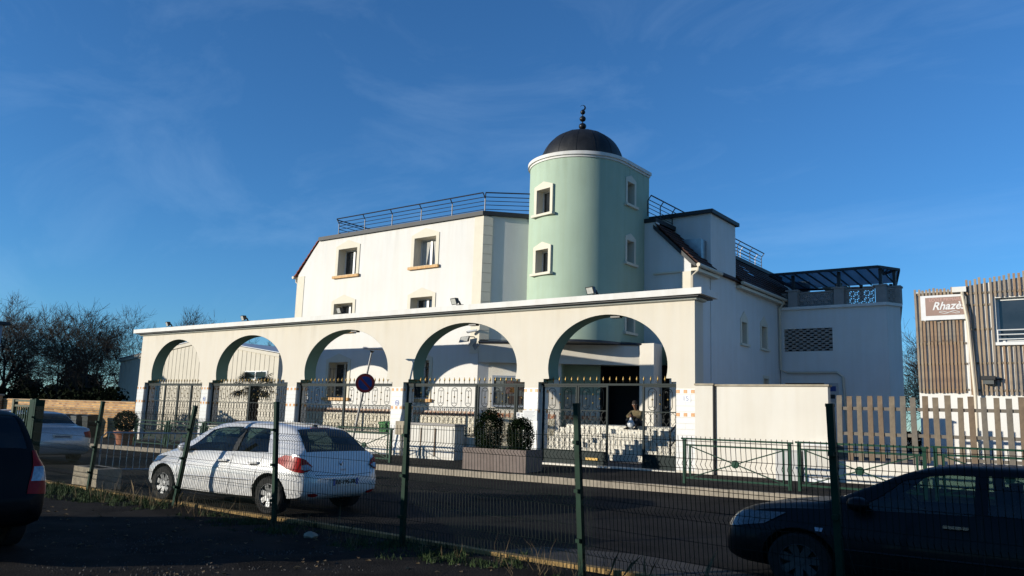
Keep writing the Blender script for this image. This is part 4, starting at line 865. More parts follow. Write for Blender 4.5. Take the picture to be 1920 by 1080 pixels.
# ------------------------------------------------------------------ courtyard: palm, bench, bin, low hedge
PX, PY = -32.7, 23.4; g = zc(PX, PY)
pa = thing('palm_tree', 'small palm tree with drooping fan leaves inside the second arch from the left', 'palm', (PX, PY, g))
pr_ = [(.26, g), (.28, g+.3)]+[(.22+.05*(k % 2), g+.3+.16*k) for k in range(1, 14)]+[(.2, g+2.6), (.02, g+2.7)]
MB().lathe(pr_, (PX, PY, 0), 14).build('trunk', 'palm_trunk', pa, 20); random.seed(21)
for k in range(30):
    t = 2*pi*k/30*2.4+random.uniform(-.2, .2); el = random.uniform(-.5, .9); Lf = random.uniform(.85, 1.2); d = Vector((cos(t)*cos(el), sin(t)*cos(el), sin(el))); o = Vector((PX, PY, g+2.6)); b = MB()
    e = o+d*Lf*.62; b.tube([o, o+d*Lf*.35+Vector((0, 0, .04)), e], .014, 4, False); s = d.cross(Vector((0, 0, 1))).normalized(); w = s.cross(d)
    for j in range(13):
        an = radians(-95+190*j/12); dd = (d*cos(an)+s*sin(an)).normalized(); tip = e+dd*Lf*.52+Vector((0, 0, -.10-.13*abs(sin(an)))); mid = e+dd*Lf*.28+w*.02; pp = dd.cross(w).normalized()*.028
        b.add([e, mid-pp, tip, mid+pp], [(0, 1, 2, 3)])
    b.build('frond', 'palm_leaf', pa, keep=True)
cb = thing('courtyard_bench', 'dark wooden bench beyond the second arch grille', 'bench', (-34.5, 24.2, .3)); g = zc(-34.5, 24.2)
for k in range(3): MB().box(-35.6, -33.6, 24.0+.16*k, 24.13+.16*k, g+.42, g+.46).build('seat_slat', 'door_wood', cb)
for k in range(3): MB().box(-35.6, -33.6, 24.5, 24.54, g+.56+.17*k, g+.68+.17*k).build('back_slat', 'door_wood', cb)
for x in (-35.5, -33.75): MB().box(x, x+.06, 24.02, 24.08, g, g+.42).box(x, x+.06, 24.48, 24.54, g, g+1.05).build('leg', 'iron', cb)
def wheelie(x, y, g, label, lid, bodym, h=1.06, rz=0, group='wheelie bins by the brick wall'):
    t = thing('wheelie_bin', label, 'bin', (x, y, g), group)
    b = MB(); w0, w1 = .23, .29; b.add([(x-w0, y-.25, g+.06), (x+w0, y-.25, g+.06), (x+w0, y+.2, g+.06), (x-w0, y+.2, g+.06), (x-w1, y-.33, g+h-.08), (x+w1, y-.33, g+h-.08), (x+w1, y+.3, g+h-.08), (x-w1, y+.3, g+h-.08)], [(0, 3, 2, 1), (4, 5, 6, 7), (0, 1, 5, 4), (1, 2, 6, 5), (2, 3, 7, 6), (3, 0, 4, 7)])
    b.box(x-w1-.02, x+w1+.02, y-.35, y+.3, g+h-.12, g+h-.08); b.build('body', bodym, t)
    MB().prism([(-.36, 0), (.32, 0), (.32, .07), (.1, .1), (-.3, .05)], lambda v, z: (x-w1-.025, y+v, g+h-.075+z), lambda v, z: (x+w1+.025, y+v, g+h-.075+z)).build('lid', lid, t)
    MB().tube([(x-.2, y+.36, g+h-.1), (x+.2, y+.36, g+h-.1)], .02, 6).build('handle', bodym, t)
    for s in (-1, 1): MB().tube([(x+s*.24, y+.24, g+.1), (x+s*.29, y+.24, g+.1)], .1, 12).build('wheel', 'tyre', t)
    return t
wheelie(-23.35, 23.2, zc(-23, 23.2), 'bright green wheelie bin behind the middle grille by the sign pole', 'bin_green', 'bin_green', 1.12, group='courtyard bin')
hb = leafball('courtyard_hedge', 'bush_leaf', None, (-21.6, 22.9, zc(-22, 23)+.45), .9, .3, .5, 1600, .05, .3, 9, 4); tag(hb, 'low clipped hedge in the courtyard behind the middle grille', 'hedge')
# ------------------------------------------------------------------ left: brick wall, bins, gate posts
lw = thing('brick_wall', 'yellow brown brick wall left of the arcade', 'wall', (-47, 21.4, 0))
MB().box(-60, -39.35, 21.3, 21.55, -.35, 1.86).build('wall', 'yellow_brick', lw); MB().box(-60, -39.33, 21.25, 21.6, 1.86, 1.94).build('coping', 'yellow_brick', lw)
for x, lab in ((-55.0, 'brick gate pillar at the far left, nearer the brick wall'), (-57.6, 'brick gate pillar at the left edge of the picture')):
    t = thing('gate_pillar', lab, 'pillar', (x, 20.9, 0), 'brick gate pillars'); MB().box(x-.3, x+.3, 20.6, 21.2, -.35, 2.1).build('shaft', 'yellow_brick', t); MB().box(x-.36, x+.36, 20.54, 21.26, 2.1, 2.2).build('cap', 'concrete', t)
BN = [(-47.0, 'bin_green', 'bin_dark', 'green-lidded wheelie bin, leftmost in front of the brick wall'), (-46.0, 'bin_dark', 'bin_dark', 'black wheelie bin second from left at the brick wall'), (-44.6, 'bin_grey', 'bin_grey', 'grey wheelie bin in the middle of the brick wall row'), (-43.2, 'bin_dark', 'bin_grey', 'grey wheelie bin with black lid at the brick wall'), (-42.0, 'bin_dark', 'bin_dark', 'black wheelie bin nearest the arcade at the brick wall')]
for x, l_, bd, lab in BN: wheelie(x, 20.5, zp(x, 20.5), lab, l_, bd, 1.14)
wheelie(-51.8, 20.3, zp(-52, 20.3), 'blue recycling bin beside the brick gate pillars', 'plaque_white', 'bin_blue', 1.3)
# crowd barrier, concrete block
cb2 = thing('crowd_barrier', 'galvanised steel crowd barrier standing across the far lane', 'barrier', (-19.9, 11.2, 0))
A, B = Vector((-20.45, 10.3, zr(-20, 10.3))), Vector((-19.05, 12.5, zr(-19, 12.5))); u = (B-A).normalized(); zz = Vector((0, 0, 1))
MB().tube([A+zz*.12, A+zz*.95, A+zz*1.06+u*.1, B+zz*1.06-u*.1, B+zz*.95, B+zz*.12], .021, 8).build('frame', 'steel', cb2, 40); MB().tube([A+zz*.16, B+zz*.16], .018, 6).build('bottom_rail', 'steel', cb2)
for k in range(1, 17): q = A.lerp(B, k/17); MB().tube([q+zz*.16, q+zz*1.05], .009, 5).build('bar', 'steel', cb2)
sd = Vector((u.y, -u.x, 0))
for q in (A+u*.25, B-u*.25): MB().bar(q-sd*.3+zz*.02, q+sd*.3+zz*.02, .05, .02).bar(q+zz*.02, q+zz*.16, .03).build('foot', 'steel', cb2)
cbk = thing('concrete_block', 'pale concrete block lying behind the wire fence at left', 'block', (-17.5, 8.95, 0))
FK = Frame((-18.4, 8.72), -6)
MB().prism([(0, 0), (1.35, 0), (1.33, .42), (.02, .42)], lambda a, z: FK.p(a, z-.02, 0), lambda a, z: FK.p(a, z-.02, .5)).build('block', 'concrete', cbk); MB().fbox(FK, .2, 1.1, .12, .38, .395, .402).build('hollow', 'lot_dirt', cbk)
# olive gate leaf of the car park
og = thing('lot_gate', 'olive green framed gate leaf with dark infill at the left end of the wire fence', 'gate', (-21.2, 8.7, 0))
for x, h in ((-21.72, 1.80), (-20.75, 1.82)): MB().box(x-.05, x+.05, 8.66, 8.76, -.05, h).build('post', 'olive_frame', og)
for z in (1.74, 1.62, .12): MB().box(-21.67, -20.8, 8.68, 8.74, z, z+.05).build('rail', 'olive_frame', og)
for k in range(7): MB().box(-21.60+.12*k, -21.55+.12*k, 8.70, 8.72, .17, 1.62).build('infill_bar', 'fence_green', og)
MB().box(-20.66, -20.42, 8.6, 8.84, -.05, 1.80).build('hinge_post', 'fence_green', og)
iv = leafball('ivy', 'hedge_leaf', None, (-21.25, 8.82, .85), .42, .06, .75, 700, .05, 0, 12, 4); tag(iv, 'dark ivy growing on the olive gate', 'ivy')

# ------------------------------------------------------------------ warehouse behind the first arches
YW = 38.0
wh = thing('metal_warehouse', 'beige ribbed metal warehouse with low gable roof behind the left arches', 'warehouse', (-60, 45, 0))
xl, xr, xa = -73.6, -50.3, -60.6; ze, za = 5.72, 7.12
FW = Frame((0, YW), 0)
MB().prism([(xl, -.4), (xr, -.4), (xr, ze), (xa, za), (xl, ze)], lambda x, z: (x, YW+.06, z), lambda x, z: (x, YW+22, z)).build('body', 'cladding', wh)
x = xl; n = 40; st = (xr-xl)/n
for k in range(n):
    a, c = xl+k*st, xl+(k+1)*st; h = lambda x: ze+(za-ze)*((x-xl)/(xa-xl) if x < xa else (xr-x)/(xr-xa))
    b = MB(); b.add([(a+.03, YW, -.4), (c-.03, YW, -.4), (c-.03, YW, h(c)), (a+.03, YW, h(a)), (a, YW+.06, -.4), (c, YW+.06, -.4), (c, YW+.06, h(c)), (a, YW+.06, h(a))], [(0, 1, 2, 3), (0, 3, 7, 4), (1, 5, 6, 2)])
    b.build('cladding_panel', 'cladding', wh)
for p, q in (((xl-.1, ze), (xa, za)), ((xa, za), (xr+.1, ze))): MB().bar((p[0], YW-.06, p[1]+.1), (q[0], YW-.06, q[1]+.1), .1, .26).build('verge_trim', 'cladding', wh)
for p, q in (((xl-.3, ze), (xa, za)), ((xa, za), (xr+.3, ze))): MB().add([(p[0], YW-.15, p[1]+.26), (q[0], YW-.15, q[1]+.26), (q[0], YW+22, q[1]+.26), (p[0], YW+22, p[1]+.26), (p[0], YW-.15, p[1]+.32), (q[0], YW-.15, q[1]+.32), (q[0], YW+22, q[1]+.32), (p[0], YW+22, p[1]+.32)], [(0, 1, 2, 3), (7, 6, 5, 4), (0, 1, 5, 4), (2, 3, 7, 6), (0, 3, 7, 4), (1, 2, 6, 5)]).build('roof_sheet', 'sheet_roof', wh)
wo = MB().box(-54.4, -51.6, YW-.05, YW, 4.0, 4.08).box(-54.4, -51.6, YW-.05, YW, 4.62, 4.7).box(-54.4, -54.3, YW-.05, YW, 4.08, 4.62).box(-51.7, -51.6, YW-.05, YW, 4.08, 4.62).box(-53.06, -52.94, YW-.06, YW, 4.08, 4.62).build('window', 'frame_white', wh)
MB().box(-54.3, -51.7, YW-.03, YW-.01, 4.08, 4.62).build('pane', 'pane_dark', wo)
MB().box(xl-.25, xl, YW-.2, YW, 2.6, 3.0).build('lamp', 'lamp_black', wh)
# house corner at the far left
hs = thing('left_house', 'bluish rendered house corner at the left edge of the picture', 'house', (-84, 25, 0))
MB().box(-92, -79.4, 20, 30, -.4, 8.5).build('wall', 'house_wall', hs); MB().prism([(19.5, 8.5), (30.4, 8.5), (30.4, 8.75), (25, 8.95), (19.5, 8.75)], lambda y, z: (-92.5, y, z), lambda y, z: (-78.9, y, z)).build('roof', 'roof_cap', hs)
w_ = MB().box(-79.4, -79.33, 24, 25.3, 4, 5.6).build('window', 'frame_white', hs); MB().box(-79.33, -79.3, 24.1, 25.2, 4.1, 5.5).build('pane', 'pane_dark', w_)

# ------------------------------------------------------------------ bare winter trees
def bare_tree(seed, H, levels=5, spread=.55, trunk=.26):
    R = random.Random(seed); vs = []; fs = []
    def seg(p0, p1, r0, r1, n):
        d = (p1-p0).normalized(); u = Vector((0, 0, 1)) if abs(d.z) < .9 else Vector((1, 0, 0)); x = d.cross(u).normalized(); y = d.cross(x); k = len(vs)
        for p, r in ((p0, r0), (p1, r1)):
            for i in range(n): a = 2*pi*i/n; vs.append(p+(x*cos(a)+y*sin(a))*r)
        for i in range(n): fs.append((k+i, k+(i+1) % n, k+n+(i+1) % n, k+n+i))
    def grow(p, d, L, r, lv):
        ns = 4 if lv < 2 else 3; n = 6 if lv < 2 else 3; rr = r; pts = []
        for i in range(ns):
            d = (d+Vector((R.gauss(0, .13), R.gauss(0, .13), R.gauss(.02, .09)))).normalized(); q = p+d*L/ns; r2 = r*(1-.55*(i+1)/ns); seg(p, q, rr, r2, n); p = q; rr = r2; pts.append((p, d, rr))
        if lv >= levels: return
        for j in range(R.choice((4, 5)) if lv < 2 else R.choice((3, 4, 4))):
            f = R.uniform(.3, 1); q, dd, r3 = pts[min(ns-1, int(f*ns))]
            t = Vector((R.gauss(0, 1), R.gauss(0, 1), R.gauss(.05, .7))).normalized(); nd = (dd+t*spread*R.uniform(.7, 1.35)).normalized(); grow(q, nd, L*R.uniform(.6, .8), max(r3*R.uniform(.5, .72), .0105), lv+1)
        q, dd, r3 = pts[-1]; grow(q, (dd+Vector((R.gauss(0, .15), R.gauss(0, .15), .05))).normalized(), L*.72, max(r3*.85, .0105), lv+1)
    grow(Vector((0, 0, -.4)), Vector((0, 0, 1)), H*.27, trunk, 0)
    zs = max(v.z for v in vs); k = H/zs; tr = bpy.data.meshes.new('tree'); tr.from_pydata([v*k for v in vs], [], fs); tr.materials.append(MT['bark']); return tr
TM = [bare_tree(1, 12.5, 5, .85), bare_tree(5, 12.0, 5, .95), bare_tree(9, 11.5, 5, .78, .24)]
CROWN = []
def tree_place(i, x, y, s, rz, label, group='bare trees at the left'):
    me = TM[i]; t = thing('bare_tree', label, 'tree', (x, y, -.3), group, rz)
    if len(CROWN) <= i: pass
    tm, cm = SPL[i]
    o = bpy.data.objects.new('trunk', tm); link(o, t); o.scale = (s, s, s); o2 = bpy.data.objects.new('crown', cm); link(o2, t); o2.scale = (s, s, s)
def split_tree(me, zc_):
    v = [x.co.copy() for x in me.vertices]; lo = [list(p.vertices) for p in me.polygons if max((v[a]-v[b]).length for a in p.vertices for b in p.vertices) > 0 and (sum(((v[i].x**2+v[i].y**2)**.5 for i in p.vertices))/4 < .9 and sum(v[i].z for i in p.vertices)/4 < zc_)]
    ls = set(map(tuple, lo)); hi = [list(p.vertices) for p in me.polygons if tuple(p.vertices) not in ls]; out = []
    for nm, F in (('trunk', lo), ('crown', hi)):
        ids = sorted({i for f in F for i in f}); mp = {a: b for b, a in enumerate(ids)}; m = bpy.data.meshes.new(nm); m.from_pydata([v[i] for i in ids], [], [[mp[i] for i in f] for f in F]); m.materials.append(MT['bark']); out.append(m)
    return out
SPL = [split_tree(m, 3.2) for m in TM]
TL = [(0, -88, 34, 1.06, 0, 'big bare plane tree at the far left with many upright limbs'), (1, -75, 36.5, .98, 1.2, 'broad bare tree left of the arcade beside the warehouse'), (2, -80, 36, 1.02, 2.2, 'bare tree between the two large left trees'), (1, -97, 36, 1.1, 3.3, 'bare tree at the left picture edge behind the house'),
      (2, -70, 41, .82, 4.1, 'bare tree rising just left of the warehouse roof'), (0, -84, 45, 1.05, 5.0, 'more distant bare tree behind the left thicket'), (1, -92, 46, 1.0, .6, 'distant bare tree behind the far left plane tree'), (2, -76, 48, 1.1, 2.9, 'distant bare tree behind the warehouse gable'),
      (0, -82, 62, 1.0, 1.9, 'bare tree seen through the crown of the far left arch'), (1, -71, 62, 1.05, 3.9, 'bare tree seen through the second arch above the warehouse'), (2, -65, 62, 1.0, .3, 'bare tree seen above the warehouse right slope')]
for a in TL: tree_place(*a)
TR_ = [(2, -8.6, 58, .85, .5, 'thin bare tree in the gap left of the school'), (0, -11.2, 75, .95, 2.5, 'bare tree behind the rear house corner'), (1, -9.6, 66, .8, 4.4, 'bare tree behind the school slats')]
for a in TR_: tree_place(*a, group='bare trees at the right')
def thicket(name, lab, x0, x1, y, h, n, m, size, seed, cat='thicket'):
    R = random.Random(seed); b = MB()
    for i in range(n):
        x = R.uniform(x0, x1); hh = h*(.7+.3*sin(x*.35+seed)+.15*sin(x*1.1)); z = R.uniform(0, 1)**.8*hh-.3; p = Vector((x, y+R.uniform(-1.2, 1.2), z)); a = Vector((R.gauss(0, 1), R.gauss(0, 1), R.gauss(0, 1))).normalized()*size; e = a.cross(Vector((R.gauss(0, 1), R.gauss(0, 1), R.gauss(0, 1)))).normalized()*size*.5
        b.add([p-a, p+e, p+a, p-e], [(0, 1, 2, 3)])
    return tag(b.build(name, m, keep=True), lab, cat, kind='stuff')
thicket('thicket', 'dark dense evergreen undergrowth below the bare trees', -130, -60, 52, 7.0, 40000, 'hedge_leaf', .26, 3)
thicket('hedge', 'dark hedge behind the brick wall', -100, -60, 31, 3.2, 22000, 'hedge_leaf', .16, 5, 'hedge')
thicket('undergrowth', 'dark winter undergrowth in the gap beside the school', -14, -4, 56, 3.6, 2600, 'hedge_leaf', .16, 8)
thicket('garden_hedge', 'dark low hedge behind the school fence', -8.4, -5.0, 36, 1.1, 1800, 'hedge_leaf', .12, 9, 'hedge')

# ------------------------------------------------------------------ green wire mesh fence
POSTS = [((-20.3, 8.6), (-20.3, 8.6), 1.80), ((-17.05, 8.42), (-16.84, 8.42), 1.78), ((-13.44, 8.16), (-13.05, 8.16), 1.74), ((-10.45, 8.04), (-10.62, 8.04), 1.84), ((-7.82, 8.12), (-7.84, 8.12), 1.87), ((-4.98, 8.10), (-5.10, 8.10), 1.90), ((-2.08, 7.78), (-2.14, 7.78), 1.93), ((.7, 7.7), (.7, 7.7), 1.9)]
fe = thing('mesh_fence', 'green welded wire mesh fence with leaning posts along the car park', 'fence', (-9, 8.1, 0))
for (a, b_, h) in POSTS:
    p, q = Vector((*a, -.05)), Vector((*b_, h)); po_ = MB().bar(p, q, .062, .062, (0, 1, 0)).build('post', 'fence_green', fe); d = (q-p)
    MB().bar(p+d*.995, p+d*1.01, .07, .07, (0, 1, 0)).build('cap', 'fence_green', po_)
    for f in (.22, .5, .78): MB().bar(p+d*f-Vector((0, .04, .02)), p+d*f-Vector((0, .04, -.02)), .085, .05).build('clip', 'fence_green', po_)
random.seed(5)
PT = [1.62, 1.60, 1.52, 1.55, 1.56, 1.57, 1.57]
for k in range(len(POSTS)-1):
    (a0, t0, h0), (a1, t1, h1) = POSTS[k], POSTS[k+1]; b = MB(); H = PT[k]
    A0, A1, B0, B1 = Vector((*a0, 0)), Vector((*a1, 0)), Vector((*t0, H)), Vector((*t1, H)); L_ = (A1-A0).length; n = int(L_/.052); dr = random.uniform(-.03, .03)
    zs = [0.03]; 
    prof = [(.04, 0)]
    for zc_ in (.28, .80, 1.32): prof += [(zc_-.05, 0), (zc_, .055), (zc_+.05, 0)]
    prof += [(H+.03, 0)]
    sag = lambda f: .02*sin(f*pi*2+k)
    def P(f, z, off=0): 
        base = A0.lerp(A1, f); tp = B0.lerp(B1, f); q = base.lerp(tp, z/H); return Vector((q.x+off*.02, q.y-off-sag(f)*z, z+dr*f*0))
    for i in range(1, n):
        f = i/n; b.tube([P(f, z, o) for z, o in prof], .0038, 3, False)
    for z, o in [(.05, 0)]+[(c+s, 0) for c in (.28, .80, 1.32) for s in (-.05, .05)]+[(.54, 0), (1.06, 0), (H-.02, 0)]: b.tube([P(f/6, z, o) for f in range(7)], .0036, 3, False)
    tag(b.build('wire_panel', 'wire_green', fe, keep=True), kind='stuff')

# ------------------------------------------------------------------ grass, weeds, stones along the fence
def tufts(name, lab, pts, m, hmin, hmax, blades, seed, w=.006, cat='grass'):
    R = random.Random(seed); b = MB()
    for x, y, s in pts:
        for k in range(blades):
            a = R.uniform(0, 2*pi); r = R.uniform(0, .14)*s; h = R.uniform(hmin, hmax)*s; p = Vector((x+r*cos(a), y+r*sin(a), -.02)); ln = Vector((R.gauss(0, .35), R.gauss(0, .35), 1)).normalized(); q = p+ln*h*.6; tp = q+(ln+Vector((R.gauss(0, .5), R.gauss(0, .5), -.1))).normalized()*h*.4
            sd_ = Vector((cos(a+1), sin(a+1), 0))*w; b.add([p-sd_, p+sd_, q+sd_*.7, tp, q-sd_*.7], [(0, 1, 2, 3, 4)])
    return tag(b.build(name, m, keep=True), lab, cat, kind='stuff')
R = random.Random(4); gp = []
for i in range(900):
    x = R.uniform(-20, 1); 
    if R.random() < .5+.5*sin(x*1.7+1): gp.append((x, 8.12+R.gauss(-.25, .28), R.uniform(.5, 1.25)))
for i in range(130): gp.append((R.uniform(-18.5, -14.5), R.uniform(7.2, 8.4), R.uniform(.8, 1.5)))
tufts('grass', 'short green grass tufts along the wire fence', gp, 'grass_a', .04, .12, 34, 2, .005)
dp_ = [(R.uniform(-16, -3), 8.0+R.gauss(-.1, .2), R.uniform(.7, 1.6)) for i in range(70)]
tufts('dry_weeds', 'dry brown weed stalks along the wire fence', dp_, 'grass_dry', .15, .42, 7, 6, .0035, 'weeds')
def stones(name, lab, n, seed, box, smin, smax, m):
    R = random.Random(seed); b = MB()
    for i in range(n):
        x, y = R.uniform(box[0], box[1]), R.uniform(box[2], box[3]); s = R.uniform(smin, smax); h = s*R.uniform(.3, .6); a = R.uniform(0, pi); c, d = cos(a)*s, sin(a)*s; e = R.uniform(.5, .9)
        b.add([(x+c, y+d, -.02), (x-d*e, y+c*e, -.02), (x-c, y-d, -.02), (x+d*e, y-c*e, -.02), (x+c*.3, y+d*.2, h), (x-c*.4, y-d*.3, h*.85)], [(0, 1, 4), (1, 5, 4), (1, 2, 5), (2, 3, 5), (3, 4, 5), (3, 0, 4)])
    return tag(b.build(name, m, keep=True), lab, 'gravel', kind='stuff')
stones('gravel', 'loose gravel stones scattered over the dark car park ground', 5200, 3, (-12, -1.5, 3.2, 8.3), .006, .022, 'stone')
lf = MB(); R = random.Random(8)
for i in range(260):
    x, y = R.uniform(-16, -2), R.uniform(4.5, 8.4); a = R.uniform(0, 6.3); s = R.uniform(.02, .05); z = R.uniform(.012, .03); lf.add([(x+cos(a)*s, y+sin(a)*s, z), (x-sin(a)*s*.6, y+cos(a)*s*.6, z+.015), (x-cos(a)*s, y-sin(a)*s, z), (x+sin(a)*s*.6, y-cos(a)*s*.6, z+.012)], [(0, 1, 2, 3)])
tag(lf.build('fallen_leaves', 'grass_dry', keep=True), 'dry fallen leaves on the car park ground', 'leaves', kind='stuff')
b = MB().sphere((-9.05, 7.6, .02), .085, 9, 6, .6)
for v in b.v: v += Vector((sin(v.y*37)*.02+.03*sin(v.x*23), cos(v.x*41)*.02, abs(sin(v.x*29+v.y*17))*.02))
tag(b.build('pale_stone', 'concrete', None, 50), 'single pale stone lying in the weeds by the fence', 'stone')

# ------------------------------------------------------------------ cars
def pchip(keys, x):
    n = len(keys)
    if x <= keys[0][0]: return keys[0][1]
    if x >= keys[-1][0]: return keys[-1][1]
    def slope(i): return (keys[i+1][1]-keys[i][1])/(keys[i+1][0]-keys[i][0])
    def tan(i):
        if i == 0: return slope(0)
        if i == n-1: return slope(n-2)
        a, b = slope(i-1), slope(i)
        return 0 if a*b <= 0 else 2*a*b/(a+b)
    for i in range(n-1):
        if x <= keys[i+1][0]:
            h = keys[i+1][0]-keys[i][0]; t = (x-keys[i][0])/h
            return (2*t**3-3*t**2+1)*keys[i][1]+(t**3-2*t**2+t)*h*tan(i)+(-2*t**3+3*t**2)*keys[i+1][1]+(t**3-t**2)*h*tan(i+1)
class Car:
    """loft car body; x runs from the rear bumper (0) to the front, y left positive"""
    def __init__(s, st): s.k = [[(r[0], r[j]) for r in st] for j in range(1, 7)]; s.L = st[-1][0]
    def par(s, x): return [pchip(k, x) for k in s.k]      # zb, belt, zt, w, wb, wr
    def section(s, x, ins=0.):
        zb, be, zt, w, wb, wr = s.par(x); w -= ins; wb -= ins; wr -= ins; zt -= ins; zb += ins*.3; be = min(be, zt-.01); gh = zt-be; ed = min(.055, gh*.35)
        p = [(0, zb), (w*.80, zb), (w*.955, zb+.05), (w*.99, lerp(zb, be, .22)), (w, lerp(zb, be, .45)), (w*.995, lerp(zb, be, .68)), (lerp(w, wb, .75), lerp(zb, be, .9)), (wb, be)]
        for t in (.2, .4, .6, .8, 1): p.append((lerp(wb-.012, wr, t**1.15), be+(gh-ed)*t))
        p += [(wr*.93, zt-ed*.45), (wr*.75, zt-ed*.16), (wr*.4, zt-ed*.03), (0, zt)]
        return p
    def side(s, x, t, sg=1, off=0.):
        zb, be, zt, w, wb, wr = s.par(x); gh = zt-be; ed = min(.055, gh*.35); return Vector((x, sg*(lerp(wb-.012, wr, t**1.15)+off), be+(gh-ed)*t))
    def topp(s, x, f, off=0.):
        zb, be, zt, w, wb, wr = s.par(x); ed = min(.055, (zt-be)*.35); a = abs(f); z = zt-ed*(.03*(a/.4) if a < .4 else lerp(.03, .16, (a-.4)/.35) if a < .75 else lerp(.16, .45, (a-.75)/.18) if a < .93 else lerp(.45, 1, (a-.93)/.07)); return Vector((x, f*wr, z+off))
    def stations(s, a, b, n):
        L = s.L; xs = [a+(b-a)*(.5-.5*cos(pi*i/n)) for i in range(n+1)]; return xs
    def loft(s, a, b, n, ins=0., m='black_trim'):
        mb = MB(); secs = []
        for x in s.stations(a, b, n):
            h = s.section(x, ins); full = [Vector((x, y, z)) for y, z in h]+[Vector((x, -y, z)) for y, z in h[-2:0:-1]]; secs.append(full)
        k = len(secs[0]); vs = [v for q in secs for v in q]
        fs = [(i*k+j, i*k+(j+1) % k, (i+1)*k+(j+1) % k, (i+1)*k+j) for i in range(len(secs)-1) for j in range(k)]+[tuple(range(k))[::-1], tuple(range((len(secs)-1)*k, len(secs)*k))]
        return mb.add(vs, fs)
def grid_patch(f, nu, nv):
    b = MB(); b.add([f(i/nu, j/nv) for j in range(nv+1) for i in range(nu+1)], [(j*(nu+1)+i, j*(nu+1)+i+1, (j+1)*(nu+1)+i+1, (j+1)*(nu+1)+i) for j in range(nv) for i in range(nu)]); return b
def build_car(name, label, car, paint, axles, wr_, sidewins, front, rear, glass='car_glass', rearglass='car_glass_dark', arch=.06, cabin=(.5, 3.0), track=None, group=None, seats=(1.6, 2.3), spokes=7, rimm='rim'):
    t = thing(name, label, 'car', (0, 0, 0), group)
    body = car.loft(0, car.L, 72).build('body', paint, t, 40)
    tree = BVHTree.FromPolygons([v.co for v in body.data.vertices], [p.vertices[:] for p in body.data.polygons])
    cuts = [car.loft(cabin[0], cabin[1], 26, .05).build('c', 'car_interior')]
    for v in cuts[0].data.vertices: v.co.z = max(v.co.z, .45)
    for w in sidewins:
        pts = [car.side(lerp(w[0](tt), w[1](tt), f), tt) for f, tt in [(i/8, w[2]) for i in range(9)]+[(1, lerp(w[2], w[3], j/5)) for j in range(1, 6)]+[(i/8, w[3]) for i in range(7, -1, -1)]+[(0, lerp(w[2], w[3], j/5)) for j in range(4, 0, -1)]]
        cuts.append(MB().prism([(p.x, p.z) for p in pts], lambda x, z: (x, -1.3, z), lambda x, z: (x, 1.3, z)).build('c', 'black_trim'))
    for a, b_, fa, fb, zlo in (front, rear):
        cuts.append(MB().prism([(a, -car.par(a)[5]*fa), (b_, -car.par(b_)[5]*fb), (b_, car.par(b_)[5]*fb), (a, car.par(a)[5]*fa)], lambda x, y: (x, y, zlo), lambda x, y: (x, y, 2.2)).build('c', 'black_trim'))
    for ax_ in axles:
        for sg in (-1, 1): cuts.append(MB().lathe([(.001, -.34), (wr_+arch, -.34), (wr_+arch, .34), (.001, .34)], (ax_, sg*(car.par(ax_)[3]-.08), wr_), 28, axis='y').build('c', 'black_trim'))
    boolean(body, cuts)
    for p in body.data.polygons: p.use_smooth = True
    body.data.set_sharp_from_angle(angle=radians(35))
    for w in sidewins:
        for sg in (1, -1): grid_patch(lambda u, v: car.side(lerp(w[0](lerp(w[2], w[3], v)), w[1](lerp(w[2], w[3], v)), u), lerp(w[2], w[3], v), sg, -.008), 8, 5).build('window', glass, t, 60, keep=True)
    for (a, b_, fa, fb, zlo), g, nm in ((front, glass, 'windscreen'), (rear, rearglass, 'rear_window')): grid_patch(lambda u, v: car.topp(lerp(a, b_, v), lerp(-1, 1, u)*lerp(fa, fb, v), -.008), 10, 8).build(nm, g, t, 60, keep=True)
    # wheels
    for ax_ in axles:
        for sg in (-1, 1):
            y = sg*(car.par(ax_)[3]-.115); c = (ax_, y, wr_); w = MB().lathe([(wr_*.62, -.10), (wr_*.9, -.105), (wr_*.985, -.08), (wr_, -.03), (wr_, .03), (wr_*.985, .08), (wr_*.9, .105), (wr_*.62, .10), (wr_*.62, -.10)], c, 36, axis='y').build('wheel', 'tyre', t, 40)
            rm = MB().lathe([(wr_*.64, .095), (wr_*.60, .10), (wr_*.585, .06), (wr_*.58, -.08)], (c[0], c[1], c[2]), 32, axis='y'); yo = .085*sg
            if sg < 0: rm = MB().lathe([(wr_*.64, -.095), (wr_*.60, -.10), (wr_*.585, -.06), (wr_*.58, .08)], c, 32, axis='y')
            for k in range(spokes):
                a = 2*pi*k/spokes+.3; d = Vector((cos(a), 0, sin(a))); e = Vector((-sin(a), 0, cos(a))); C0 = Vector(c); i0, i1 = wr_*.10, wr_*.6
                rm.add([C0+d*i0+e*.032+Vector((0, yo*.75, 0)), C0+d*i0-e*.032+Vector((0, yo*.75, 0)), C0+d*i1-e*.045+Vector((0, yo, 0)), C0+d*i1+e*.045+Vector((0, yo, 0)),
                        C0+d*i0+e*.032+Vector((0, yo*.2, 0)), C0+d*i0-e*.032+Vector((0, yo*.2, 0)), C0+d*i1-e*.045+Vector((0, yo*.4, 0)), C0+d*i1+e*.045+Vector((0, yo*.4, 0))], [(0, 1, 2, 3), (7, 6, 5, 4), (0, 4, 5, 1), (1, 5, 6, 2), (2, 6, 7, 3), (3, 7, 4, 0)])
            rm.lathe([(.001, yo*.9), (wr_*.16, yo*.85), (wr_*.17, yo*.2)], c, 16, axis='y'); rm.build('rim', rimm, w, 30)
            MB().lathe([(.001, -yo*.1), (wr_*.58, -yo*.1)], c, 24, axis='y').build('brake_disc', 'black_trim', w)
